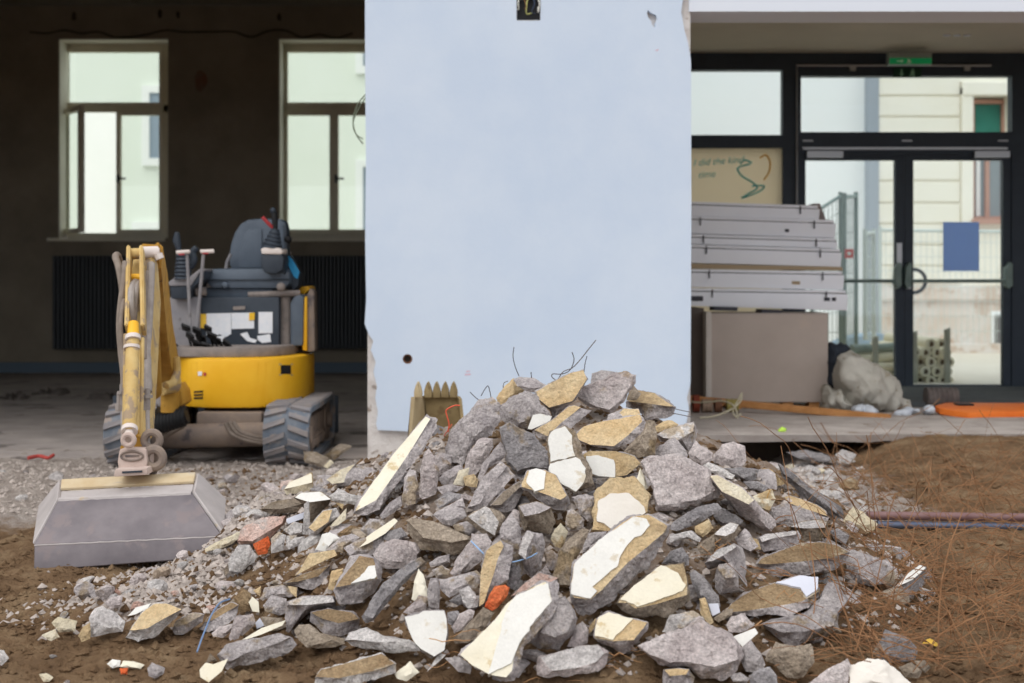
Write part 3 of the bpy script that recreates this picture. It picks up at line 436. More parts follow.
I|concrete_chunk|boulder|biggest pale grey stone at the far left toe of the heap|l|478,392 480,258 510,193 570,183 650,220 722,280 702,352 560,374|e=32
I|concrete_chunk|stone|mauve stone up-slope from the biggest pale stone at the left toe|m|573,152 620,118 702,98 692,182 620,194|e=38
I|concrete_chunk|stone|upper of two pale smooth stones in soil at the far left|c|213,292 260,253 392,278 372,352 270,354 230,312|e=42
I|concrete_chunk|stone|lower of two pale smooth stones in soil at the far left|c|148,377 240,333 272,390 210,419|e=42
I|concrete_chunk|stone|tan stone leaning on the biggest pale stone's left side|t|398,382 430,318 480,288 482,402 420,424|e=35
I|plaster_flake|flake|white flake on the gravel above the biggest pale stone|w|733,247 790,188 897,158 870,192 790,234|t=1;e=55;l=.02
I|plaster_flake|flake|white chip on soil at the bottom left, beside a yellow chip|w|593,572 630,543 687,550 682,592 630,602|e=50
I|plaster_flake|flake|long yellow chip on soil at the bottom left beside the white chip|y|683,592 700,548 780,553 852,580 820,609|e=50
I|brick_fragment|brick|dull red brick bit under the yellow and white chips|o|678,602 740,598 732,644 688,644|e=40
I|concrete_chunk|stone|lone grey stone right of the yellow and white chips|g|868,602 900,563 992,600 982,644 920,674 878,654|e=38
I|plaster_flake|flake|cream flake in the lower left soil, nearest the picture's corner|c|128,642 180,633 227,665 200,694 160,694|e=45
I|brick_fragment|brick|little orange crumb above the left toe of the gravel fan|k|638,77 660,58 692,80 670,104|e=35
0|concrete_chunk|stone|pale stone in the soil at the left picture edge|l|-6,648 4,650 9,658 2,666 -6,664|e=35
J|concrete_slab|boulder|pale pinkish boulder behind the red brick lump, right of the grading bucket|k|590,282 640,188 760,118 932,108 922,162 830,244 740,324 700,304 620,304|f=600,278 642,192 760,122 925,112 900,160 800,220 700,280;e=45
J|brick_fragment|brick|red brick lump right of the gravel fan|o|700,300 760,270 805,245 824,300 802,364 740,378|e=35;l=.02
J|concrete_chunk|boulder|crumbly grey boulder at the gravel fan's upper end beside the red brick|l|538,402 600,308 680,308 727,380 710,424 620,494 540,484|e=32
J|concrete_chunk|stone|beige stone right of the red brick lump|l|818,262 880,213 927,240 912,342 830,364|e=35
J|concrete_slab|slab|long low pale slab touching the grading bucket's right corner|c|373,332 450,288 600,218 645,213 562,302 480,334 380,354|e=55
J|concrete_chunk|stone|small pale stone below the lilac board|l|928,242 1002,238 992,284 930,314|e=38
E|concrete_slab|slab|flat brownish slab below the white-topped wedge, left slope|b|68,477 150,423 312,398 382,430 372,482 240,499 140,509|f=75,470 150,426 310,401 375,432 220,470;e=55
E|concrete_slab|wedge|white-topped angular wedge on the left slope|b|298,392 350,358 482,350 562,410 462,532 400,564 378,442|f=302,390 350,360 480,353 553,405 405,425;fc=w;e=58;l=.03
E|concrete_slab|slab|cream block behind the white-topped wedge|c|228,342 270,288 422,222 437,312 400,354 250,374|f=232,335 272,290 420,226 425,290 280,325;fc=y;e=50
E|concrete_chunk|chunk|grey crumbly stone right of the cream block behind the wedge|g|438,314 460,238 560,238 562,312 480,334|e=35
E|concrete_slab|slab|slab with a cream left face leaning at the pillar's foot|g|518,272 620,198 720,163 902,220 880,254 790,294 640,314 560,304|f=521,270 620,200 718,166 660,230 640,290 560,300;fc=c;e=45
E|concrete_slab|slab|curved light grey slab below the cream-and-grey slab by the pillar|l|538,382 600,328 680,368 772,383 740,444 640,434 560,414|e=40
E|concrete_chunk|slab|narrow pale stone standing beneath the white-topped wedge|l|358,645 370,438 400,418 412,560 395,645|e=18;l=.04
E|concrete_slab|slab|slab with a bright ochre streak beneath the white-topped wedge|l|393,602 500,478 590,463 622,520 500,604 450,664 398,654|f=398,598 500,485 562,475 535,560 440,624;fc=t;e=38
E|plaster_flake|flake|cream triangle right of the slab with the ochre streak|c|543,592 660,463 652,542 600,584|t=1;e=35;l=.03
E|concrete_chunk|stone|small orange-tan chip above the cream triangle|t|583,425 640,438 632,479|e=30
E|concrete_chunk|chunk|earth-covered stone right of the cream triangle|s|588,642 690,578 762,610 700,644 620,664|e=42
E|plastic_board|board|lilac-white sheet stuck under the brownish slab, left slope|v|238,542 380,488 372,532 260,574|t=1;e=55
E|concrete_chunk|stone|small dark stone between wedge and curved light slab|d|408,332 460,318 542,340 520,368 440,362|e=40
W|concrete_slab|slab|long cream-faced slab leaning up in front of the toothed bucket|g|48,552 75,498 190,338 312,197 352,213 347,247 260,382 180,472 140,544 80,554|f=52,545 76,500 190,340 308,203 325,212 235,355 130,505;fc=y;e=48;a=-25;l=.04
F|concrete_chunk|stone|grey upright stone right of the long cream-faced leaning slab|g|148,422 165,258 200,198 247,208 267,320 242,434 190,444|e=22
F|concrete_chunk|chunk|grey stone at the foot of the long cream-faced leaning slab|g|-5,515 60,428 140,378 152,450 80,504 20,544|e=35
V|concrete_slab|plank|brown dusty slab lying against the excavator's right track|b|430,205 522,218 612,265 570,322 440,292|e=45
V|concrete_slab|plank|brown dusty slab behind the one at the right track|b|570,242 690,158 767,180 640,274|e=50
V|concrete_chunk|stone|small cream stone in front of the slabs at the right track|c|568,317 615,268 642,290 600,332|e=40
0|concrete_slab|slab|light grey square slab lying under the floor edge, right|l|835,455 842,449 857,454 850,464 840,461|e=55
0|concrete_slab|slab|thin dark slab lying under the floor edge|d|786,452 806,450 836,457 834,463 800,459|e=60
0|concrete_chunk|boulder|brown earthy rock at the foot of the soil bank|s|838,484 850,477 859,481 857,490 842,491|e=40
0|concrete_chunk|chunk|grey stone above the upright stone, at the crest's left slope|g|424,470 436,452 452,455 450,470 432,478|e=35
'''
def poly(s): return [tuple(float(a) for a in p.split(',')) for p in s.split()]
def cen(p):
    A = cx = cy = 0
    for (x0, y0), (x1, y1) in zip(p, p[1:]+p[:1]):
        k = x0*y1-x1*y0; A += k; cx += (x0+x1)*k; cy += (y0+y1)*k
    return (cx/(3*A), cy/(3*A)), abs(A)/2
def cast(p, c, a):
    dx, dy = math.cos(a), math.sin(a); best = 0
    for (x0, y0), (x1, y1) in zip(p, p[1:]+p[:1]):
        ex, ey = x1-x0, y1-y0; den = dx*ey-dy*ex
        if abs(den) < 1e-9: continue
        t = ((x0-c[0])*ey-(y0-c[1])*ex)/den; u = ((x0-c[0])*dy-(y0-c[1])*dx)/den
        if -1e-6 <= u <= 1+1e-6 and t > best: best = t
    return best
def plate(name, ps, n, th, m, parent, rag, seed):
    """thin coat: outline ps (world), thickness th along n, broken edge"""
    q = []
    for a, b in zip(ps, ps[1:]+ps[:1]):
        k = max(1, int((b-a).length/.012))
        for i in range(k): q.append(a.lerp(b, i/k))
    c = sum(q, V())/len(q); r = random.Random(seed)
    q = [p + (p-c).normalized()*rag*noise.noise(p*60+V((seed,0,0)))*1.2 for p in q]
    bm = bmesh.new(); A = [bm.verts.new(p+n*th) for p in q]; B = [bm.verts.new(p-n*.012) for p in q]
    f = bm.faces.new(A); k = len(q)
    bmesh.ops.triangulate(bm, faces=[f], ngon_method='EAR_CLIP')
    for i in range(k): bm.faces.new((A[i], B[i], B[(i+1)%k], A[(i+1)%k]))
    bmesh.ops.recalc_face_normals(bm, faces=bm.faces[:])
    me = bpy.data.meshes.new(name)
    bm.transform(Matrix.Translation(-parent.location)); bm.to_mesh(me); bm.free()
    o = bpy.data.objects.new(name, me); COL.objects.link(o); me.materials.append(m); o.parent = parent
    return o
def make_rock(name, cat, label, body, O, op, seed, group=None, depth=None):
    r = random.Random(seed)
    (oc, area) = cen(O); ymax = max(p[1] for p in O); ymin = min(p[1] for p in O)
    low = [p[0] for p in O if p[1] > ymax-.25*(ymax-ymin)]; bx = sum(low)/len(low)
    if len(low) < 2: bx = .5*bx+.5*oc[0]
    e = math.radians(float(op.get('e', 35))); thin = 't' in op
    az = math.radians(float(op['a']) if 'a' in op else r.uniform(-16, 16))
    n = V((math.sin(az)*math.cos(e), -math.cos(az)*math.cos(e), math.sin(e)))
    d = depth or hit(bx, ymax, .015)
    d -= .03 + float(op.get('l', 0))
    anchor = P(bx, ymax, d); size = math.sqrt(area)*d/F
    def un(p, s):
        A = anchor + n*s; v = ray(*p); return CAM + v*(n.dot(A-CAM)/n.dot(v))
    Fp = poly2(op['f'], op['_t']) if 'f' in op else None
    if thin:
        t = .006; Fp = Fp or O; back = .012
    elif Fp:
        strip = (ymax-max(p[1] for p in Fp))*d/F; t = min(.16, max(.02, strip/max(.3, math.sin(e+.05)))); back = max(.03, .25*size)
    else:
        t = .26*size; back = .30*size
    c = cen(Fp)[0] if Fp else (oc[0]+r.uniform(-.06,.06)*math.sqrt(area), oc[1]-.10*(ymax-ymin))
    angs = [2*math.pi*i/34 for i in range(34)]
    for p in O + (Fp or []): angs.append(math.atan2(p[1]-c[1], p[0]-c[0]) % (2*math.pi))
    angs = sorted(set(round(a, 3) for a in angs)); angs = [a for i, a in enumerate(angs) if i == 0 or a-angs[i-1] > .03]
    N = len(angs)
    ro = [max(.5, cast(O, c, a)) for a in angs]
    if Fp: rf = [min(max(.3, cast(Fp, c, a)), q*.995) for a, q in zip(angs, ro)]
    else:
        # facets: a random coarse polygon gives the front face of a broken lump
        k = r.choice((4, 5, 5, 6)); off = r.random()*6
        fac = [(off+2*math.pi*i/k+r.uniform(-.3,.3), r.uniform(.42,.85)) for i in range(k)]
        pp = [(c[0]+math.cos(a)*f*cast(O, c, a), c[1]+math.sin(a)*f*cast(O, c, a)) for a, f in sorted((a % (2*math.pi), f) for a, f in fac)]
        rf = [min(max(.25*q, cast(pp, c, a)), .9*q) for a, q in zip(angs, ro)]
    px = lambda a, q: (c[0]+math.cos(a)*q, c[1]+math.sin(a)*q)
    rings = [[un(px(a, q*f), t) for a, q in zip(angs, rf)] for f in (.4, .75, 1)]
    rings += [[un(px(a, qf+(qo-qf)*k), t*(1-k*(.8 if not Fp else 1))) for a, qf, qo in zip(angs, rf, ro)] for k in (.5, 1)]
    s_o = t*.2 if not Fp else 0
    rings += [[un(px(a, q*.93), s_o-back*.5) for a, q in zip(angs, ro)], [un(px(a, q*.7), -back) for a, q in zip(angs, ro)]]
    bm = bmesh.new(); R = [[bm.verts.new(p) for p in g] for g in rings]
    c0 = bm.verts.new(un(c, t)); c1 = bm.verts.new(un(c, -back*1.05)); face_faces = []
    for i in range(N):
        j = (i+1) % N
        face_faces.append(bm.faces.new((c0, R[0][i], R[0][j])))
        for g in range(len(R)-1):
            f = bm.faces.new((R[g][i], R[g+1][i], R[g+1][j], R[g][j]))
            if g < 2: face_faces.append(f)
        bm.faces.new((c1, R[-1][j], R[-1][i]))
    fm = 1 if op.get('fc') else 0
    for f in face_faces: f.material_index = fm
    for _ in range(2):
        long = [ed for ed in bm.edges if ed.calc_length() > max(.013, size*.05)]
        if long: bmesh.ops.subdivide_edges(bm, edges=long, cuts=1, use_grid_fill=True)
    bmesh.ops.recalc_face_normals(bm, faces=bm.faces[:]); bm.normal_update()
    isface = set()
    for f in bm.faces:
        if f.material_index == 1 or 'w' in op and n.dot(f.normal) > .97: isface.update(v.index for v in f.verts)
    bm.verts.index_update(); isface = set()
    for f in bm.faces:
        if (f.material_index == 1 or Fp) and n.dot(f.normal) > .985: isface.update(v.index for v in f.verts)
    sd = V((seed*3.1, seed*1.7, 0)); smooth_face = fm or 'w' in op
    for v in bm.verts:
        q = v.co
        a1 = noise.noise(q*(1.6/max(size,.03))+sd)*.035*size + noise.noise(q*30+sd)*min(.010, .05*size) + (abs(noise.noise(q*55+sd))-.25)*min(.008, .04*size) + noise.noise(q*110+sd)*min(.004, .02*size)
        if thin: a1 *= .25
        if v.index in isface and smooth_face: a1 *= .22
        v.co = q + v.normal*a1
    loc = anchor - n*back*.3
    bm.transform(Matrix.Translation(-loc))
    me = bpy.data.meshes.new(name); bm.to_mesh(me); bm.free()
    for p in me.polygons: p.use_smooth = True
    me.set_sharp_from_angle(angle=math.radians(32))
    o = bpy.data.objects.new(name, me); COL.objects.link(o); o.location = loc
    me.materials.append(BODY[body])
    if op.get('fc'): me.materials.append(BODY[op['fc']])
    tag(o, label, cat, group)
    for key in ('w', 'w2'):
        if key in op:
            plate('paint_coat', [un(p, t) for p in poly2(op[key], op['_t'])], n, .005, BODY[op.get('wc', 'w')], o, .004, seed)
    return o
def poly2(s, t):
    q = TILE[t]; k = q[2] if len(q) > 2 else 150/1024
    return [(q[0]+u*k, q[1]+v*k) for u, v in poly(s)]
used_boxes = []
def build_rocks():
    for i, ln in enumerate(l for l in ROCKS.strip().split('\n') if l.strip()):
        f = ln.split('|'); t, name, cat, label, body, O = f[:6]
        op = {'_t': t}
        for kv in ';'.join(f[6:]).split(';'):
            if '=' in kv: k, v = kv.split('=', 1); op[k] = v
        OP = poly2(O, t)
        make_rock(name, cat, label, body, OP, op, i+1)
        xs = [p[0] for p in OP]; ys = [p[1] for p in OP]; used_boxes.append((min(xs), min(ys), max(xs), max(ys)))
build_rocks()

# loose fragments, one small set of meshes copied with every copy an object of its own
def frag_mesh(seed, m):
    bm = bmesh.new(); bmesh.ops.create_icosphere(bm, subdivisions=2, radius=1); r = random.Random(seed)
    cuts = [(V((r.gauss(0,1), r.gauss(0,1), r.gauss(0,1))).normalized(), r.uniform(.45,.8)) for _ in range(9)]
    for v in bm.verts:
        for nn, k in cuts:
            dd = v.co.dot(nn)
            if dd > k: v.co -= nn*(dd-k)
        v.co = V((v.co.x*1.15, v.co.y*.9, v.co.z*.7)) + v.co*noise.noise(v.co*3+V((seed,0,0)))*.1
    bm.transform(Matrix.Scale(.04, 4)); me = bpy.data.meshes.new('stone_fragment'); bm.to_mesh(me); bm.free()
    for p in me.polygons: p.use_smooth = True
    me.set_sharp_from_angle(angle=math.radians(28)); me.materials.append(m); return me
FR = {b: [frag_mesh(17*i+ord(b), BODY[b]) for i in range(4)] for b in 'gmdlbck'}
def scatter(n, region, lo, hi, kinds, label, group, seed, sink=.2):
    r = random.Random(seed); k = 0; tries = 0
    while k < n and tries < 4000:
        tries += 1
        x, y = region(r)
        p = V((x, y, ground(x, y))); s = lo*(hi/lo)**(r.random()**1.6)
        o = bpy.data.objects.new('stone_fragment', r.choice(FR[r.choice(kinds)])); COL.objects.link(o)
        o.location = p + V((0, 0, s*(.5-sink))); q = s/.04; o.scale = (q*r.uniform(.8,1.25), q*r.uniform(.8,1.2), q*r.uniform(.7,1.1))
        o.rotation_euler = (r.uniform(-.5,.5), r.uniform(-.5,.5), r.uniform(0,6.28))
        tag(o, label, 'stone', group); k += 1
def r_fan(r):
    t = r.random(); a, b = V((-.90,6.05)), V((-1.30,4.62)); p = a+(b-a)*t; w = .13+.07*t
    return p.x+r.gauss(0, w), p.y+r.gauss(0, .1)
def r_front(r): return r.uniform(-3.0, -.8), r.uniform(6.9, 8.3)
def r_right(r):
    y = r.uniform(6.4, 8.8); e = 1.4+.45*(y-6.4)/2.4
    return min(r.uniform(.75, e), e)+r.gauss(0, .09), y
def r_heap(r):
    while True:
        a = r.uniform(0, 6.28); q = r.uniform(.25, .98)**.7; x, y = MC[0]+1.4*q*math.cos(a), MC[1]+1.9*q*math.sin(a)
        if y < 5.75 and not (x > .75 and y > 5.3): return x, y
def r_soil(r): return r.uniform(-1.9, -.1), r.uniform(3.75, 5.0)
scatter(62, r_fan, .02, .055, 'gmllk', 'small grey crumbled concrete piece in the fan of gravel beside the grading bucket', 'concrete crumbs in the gravel fan', 1)
scatter(36, r_front, .022, .07, 'mmllcg', 'small pinkish-grey rubble piece on the dusty ground before the excavator tracks', 'rubble pieces before the excavator', 2)
scatter(44, r_right, .025, .07, 'llmgcl', 'small pale rubble piece on the ground below the broken floor edge', 'rubble pieces below the floor edge', 3)
scatter(150, r_heap, .035, .08, 'gggmdbl', 'small grey filler stone in the gaps between the heap\'s big slabs', 'filler stones in the rubble heap', 4, .72)
scatter(14, r_soil, .012, .03, 'lmcb', 'tiny stone lying on the brown soil before the heap\'s left foot', 'tiny stones on the front soil', 5)
def stuff_gravel(name, label, cat, region, n, lo, hi, m, seed):
    r = random.Random(seed); vs = []; fs = []
    for _ in range(n):
        x, y = region(r); z = ground(x, y); s = lo*(hi/lo)**r.random(); k = len(vs); a = r.random()*6.28
        for i in range(5):
            vs.append((x+s*math.cos(a+i*1.257)*r.uniform(.7,1.1), y+s*math.sin(a+i*1.257)*r.uniform(.7,1.1), z+r.uniform(-.2,.3)*s))
        vs.append((x+r.uniform(-.3,.3)*s, y+r.uniform(-.3,.3)*s, z+s*r.uniform(.6,1))); vs.append((x, y, z-s))
        for i in range(5): j = (i+1) % 5; fs.append((k+i, k+j, k+5)); fs.append((k+j, k+i, k+6))
    me = bpy.data.meshes.new(name); me.from_pydata(vs, [], fs)
    tag(link(name, me, m), label, cat, kind='stuff')
def r_all(r):
    c = r.random()
    if c < .25: return r_fan(r)
    if c < .5: return r.uniform(-3.4, -.6), r.uniform(6.7, 8.7)
    if c < .82: return r_right(r)
    return r_heap(r)
stuff_gravel('fine_gravel', 'fine pale grey gravel and crushed concrete strewn around the heap', 'gravel', r_all, 19000, .004, .022, BODY['gravel'], 11)
stuff_gravel('coarse_gravel', 'coarse pale rubble gravel below the broken floor edge right of the heap', 'gravel', lambda r: (lambda p: (p[0]+.12*r.random(), min(p[1], 8.74)))(r_right(r)), 1500, .014, .042, BODY['l'], 13)
stuff_gravel('soil_crumbs', 'loose brown soil crumbs and clods on the foreground earth', 'soil', lambda r: (r.uniform(-2.2, 2.6), r.choice((r.uniform(3.6, 5.6), r.uniform(3.6,8.4)))), 16000, .004, .024, soil_m, 12)
# ------------------------------------------------------------------ building
M = {}
M['wallpaint'] = mat('pale blue wall paint', srgb(200,214,232), srgb(208,220,235), scale=2.2, rough=.8, bump=.08, bscale=30, spec=.2)
M['rawconc'] = mat('raw plaster and concrete', srgb(206,198,192), srgb(228,223,219), scale=9, rough=.95, bump=.7, bscale=50, col3=srgb(160,146,136), s3=16, t3=.6)
M['white_beam'] = mat('white beam paint', srgb(222,228,238), rough=.8)
M['slabconc'] = mat('slab concrete', srgb(158,148,142), srgb(184,176,170), scale=5, rough=.9, bump=.3, bscale=30, col3=srgb(130,114,98), s3=4, t3=.6)
M['intfloor'] = mat('dusty screed', srgb(150,142,138), srgb(176,166,160), scale=3, rough=.95, bump=.3, bscale=20, col3=srgb(112,104,100), s3=2.2, t3=.58)
M['darkwall'] = mat('old interior plaster', srgb(128,120,106), srgb(150,140,124), scale=1.2, rough=.95, bump=.3, bscale=15)
M['soffit'] = mat('soffit paint', srgb(206,200,184), srgb(214,208,192), scale=1.5, rough=.9)
M['black'] = mat('black plastic', srgb(28,28,30), rough=.6)
M['dark'] = mat('cavity brown', srgb(60,52,46), srgb(80,70,60), rough=1)  # dark brown of the cavity back, plaster holes, pipe end and trims
M['navy'] = mat('anthracite aluminium', srgb(40,52,66), srgb(46,58,72), rough=.5, spec=.4)
M['winframe'] = mat('old cream window paint', srgb(228,222,200), srgb(234,228,210), scale=4, rough=.7)
M['reveal'] = mat('daylit reveal white', srgb(232,226,210), srgb(238,234,220), rough=.9)  # bright white stands for window light on the reveals
M['steel'] = mat('brushed steel', srgb(170,172,176), rough=.35, metal=.8)
M['galv'] = mat('green grey galvanised', srgb(120,140,136), srgb(140,158,152), rough=.5)
M['wood'] = mat('orange brown timber', srgb(176,124,74), srgb(196,142,90), scale=12, rough=.7)
M['gl_door'] = glass('door glass', (.92,.97,.97,1), .05)
M['gl_win'] = glass('window glass', (.90,.935,.90,1), .04)
M['fac_white'] = mat('white facade', srgb(246,248,248), srgb(250,250,250), scale=.8, rough=.95)
M['fac_beige'] = mat('beige facade', srgb(243,237,222), srgb(247,242,230), scale=1.5, rough=.95)
M['fac_plinth'] = mat('worn plinth', srgb(230,224,220), srgb(222,204,190), scale=2.2, rough=.95, col3=srgb(206,186,170), s3=3, t3=.55)
M['fac_green'] = mat('pale green facade', srgb(236,242,232), srgb(240,245,237), scale=.9, rough=.95)

# the pillar: a raw core with a thick coat of blue painted render that ends raggedly
YP = 8.70
def PX(x, d=YP): return (x-512)*d/F
def PZ(y, d=YP): return 1.1+(HZ-y)*d/F
core = MB().box((PX(367), YP+.035, -.2), (PX(691), YP+.45, 4.7))
wf = struct(core.build('wall_front', M['rawconc'], smooth=0))
def coat():
    r = random.Random(3)
    L = [(365,-160),(365,60),(366,160),(365,240),(366,300),(365,324),(369,334),(373,341),(371,350),(376,362),(373,372),(377,386),(375,398),(378,412),(376,424),(378,430)]
    Bt = [(400,431),(430,433),(470,436),(560,440),(640,440),(684,438)]
    Rr = [(686,424),(689,408),(687,398),(691,384),(691,200),(691,60),(688,44),(684,30),(681,12),(683,-4),(691,-12),(691,-160)]
    pts = [(x+r.uniform(-.5,.5), y) for x, y in L+Bt+Rr]
    box = [(516.5,-2),(516.5,20.5),(528,20.8),(540.5,20.5),(540.5,-2)]
    hole = [(407.5+5*math.cos(a*.524), 359+5*math.sin(a*.524)) for a in range(12)]
    chip = [(648,10),(651,13),(656,15),(657,19),(655,23),(655,28),(652,25),(651,21),(648,17),(647,13)]
    bm = bmesh.new(); es = []
    loops = []
    for lp in (pts, box, hole, chip):
        vs = [bm.verts.new((PX(x), YP, PZ(y))) for x, y in lp]; loops.append(vs)
        for i in range(len(vs)): es.append(bm.edges.new((vs[i], vs[(i+1)%len(vs)])))
    bmesh.ops.triangle_fill(bm, use_beauty=True, use_dissolve=False, edges=es)
    ff = bm.faces[:]
    bmesh.ops.recalc_face_normals(bm, faces=ff)
    for lp in loops:
        b = [bm.verts.new(v.co+V((0,.04,0))) for v in lp]
        for i in range(len(lp)): j = (i+1) % len(lp); bm.faces.new((lp[i], lp[j], b[j], b[i]))
    bmesh.ops.recalc_face_normals(bm, faces=bm.faces[:])
    me = bpy.data.meshes.new('painted_render'); bm.to_mesh(me); bm.free()
    return link('painted_render', me, M['wallpaint'], wf)
coat()
for pts_ in ([(466,371),(470,370.5),(470,372),(466,372.3)], [(464.5,374),(471,373.6),(470.5,375.2),(465,375.4)], [(655,50),(659,49),(657,51.5)]): MB().prism(pts_, YP-.001, .002).build('wall_mark', mat('pink mark', srgb(214,190,206), srgb(206,160,172)), wf, 0)
# electrical box in the wall with loose wires, and a cut pipe hole
eb = MB().prism([(517,-2),(517,20),(540,20),(540,-2)], YP+.033, .004).build('electrical_box', M['black'])
tag(eb, 'black electrical box sunk in the pale blue wall near the top, wires hanging out', 'electrical box')
rr = random.Random(4)
for i in range(5):
    x0 = 519+i*4.5
    pts = [P(x0, -3, YP+.02), P(x0+rr.uniform(-2,3), 3+rr.uniform(0,3), YP-.01), P(x0+rr.uniform(-3,4), 8+rr.uniform(0,6), YP), P(x0+rr.uniform(-3,5), 5+rr.uniform(0,10), YP+.02)]
    MB().tube(curve_pts(pts), .0035, 6).build('wire', mat('wire %d' % i, *[srgb(*c) for c in (((220,220,210),),((120,90,60),),((190,190,120),),((60,70,90),),((230,228,220),))[i]]), eb)
ph = MB().torus((PX(407.5), YP+.012, PZ(359)), .026, .006).build('pipe_hole', mat('rust', srgb(96,62,44), srgb(130,90,66), rough=.9))
MB().tube([P(407.5,359,YP+.03), P(407.5,359,YP+.034)], .024, 14).build('pipe_end', M['dark'], ph)
tag(ph, 'small rusty cut pipe hole low on the left of the pale blue wall', 'pipe')

struct(MB().box((PX(691)-.01, YP+.02, 2.765), (9, YP+.4, 4.7)).build('beam_right', M['white_beam']))
struct(MB().box((-9, YP+.05, 2.92), (PX(367), YP+.4, 4.7)).build('beam_left', M['darkwall']))
struct(MB().box((-9, YP+.05, 4.55), (1.0, 18.0, 4.75)).box((1.0, YP+.05, 4.2), (9, 12.95, 4.4)).build('unseen_roof', M['darkwall']))  # unseen roof, shaped to keep rooms dark and let sun reach the yard
struct(MB().box((-9, YP+.4, 4.515), (PX(691), 17.4, 4.56)).build('ceiling_left', M['darkwall']))
# dark cracked ledge at the right soffit
struct(MB().box((1.1, YP+.4, 3.155), (9, 12.78, 3.3)).build('ceiling_right', M['soffit']))
struct(MB().box((.75, YP+.45, -.2), (1.0, 17.3, 4.55)).build('wall_middle', M['darkwall']))
struct(MB().box((-9, YP+.3, -.2), (-8.8, 17.8, 4.6)).build('wall_left', M['darkwall']))
struct(MB().box((7.2, YP, -.2), (7.4, 13, 4.6)).build('wall_right', M['darkwall']))
struct(MB().box((-8.8, 8.9, -.3), (.75, 17.4, .005)).build('floor_left', M['intfloor']))
def slab():
    b = MB(); r = random.Random(5); n = 60; top = []
    bm = b.bm
    xs = [1.0+i*(8.0/n) for i in range(n+1)]
    fr = [8.80+.03*noise.noise(V((x*3,0,0)))+.015*noise.noise(V((x*11,4,0))) + (.05 if x > 2.2 else 0) for x in xs]
    t = [bm.verts.new((x, y, .16)) for x, y in zip(xs, fr)]; u = [bm.verts.new((x, y+.015, .115+.012*noise.noise(V((x*7,1,0))))) for x, y in zip(xs, fr)]
    tb = [bm.verts.new((x, 13.2, .16)) for x in xs]; ub = [bm.verts.new((x, 13.2, .11)) for x in xs]
    for i in range(n):
        bm.faces.new((t[i], t[i+1], tb[i+1], tb[i])); bm.faces.new((u[i+1], u[i], ub[i], ub[i+1])); bm.faces.new((t[i+1], t[i], u[i], u[i+1]))
    return struct(b.build('floor_right', M['slabconc']))
slab()
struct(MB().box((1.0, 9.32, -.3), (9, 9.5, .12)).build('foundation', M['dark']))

# ---- back wall of the left room with two window openings
YB = 17.4
def bx(x, d=YB): return (x-512)*d/F
def bz(y, d=YB): return 1.1+(HZ-y)*d/F
wins = [(59, 168, 39, 238), (279, 392, 39, 238)]
bw = MB(); DW = .42
xe = [-8.8] + [v for w in wins for v in (bx(w[0]), bx(w[1]))] + [.75]
for i in range(0, len(xe)-1, 2): bw.box((xe[i], YB, -.1), (xe[i+1], YB+DW, 4.5))
for w in wins:
    bw.box((bx(w[0]), YB, bz(w[2])), (bx(w[1]), YB+DW, 4.5)); bw.box((bx(w[0]), YB, -.1), (bx(w[1]), YB+DW, bz(w[3])))
struct(bw.build('wall_back', M['darkwall'], smooth=0))
struct(MB().box((-8.8, YB-.06, 0), (.75, YB, .13)).build('baseboard_back', mat('blue grey skirting', srgb(96,112,126), rough=.6)))
def rectframe(mb, x0, x1, z0, z1, y0, y1, w):
    mb.box((x0, y0, z0), (x0+w, y1, z1)); mb.box((x1-w, y0, z0), (x1, y1, z1)); mb.box((x0+w, y0, z0), (x1-w, y1, z0+w)); mb.box((x0+w, y0, z1-w), (x1-w, y1, z1))
    return mb
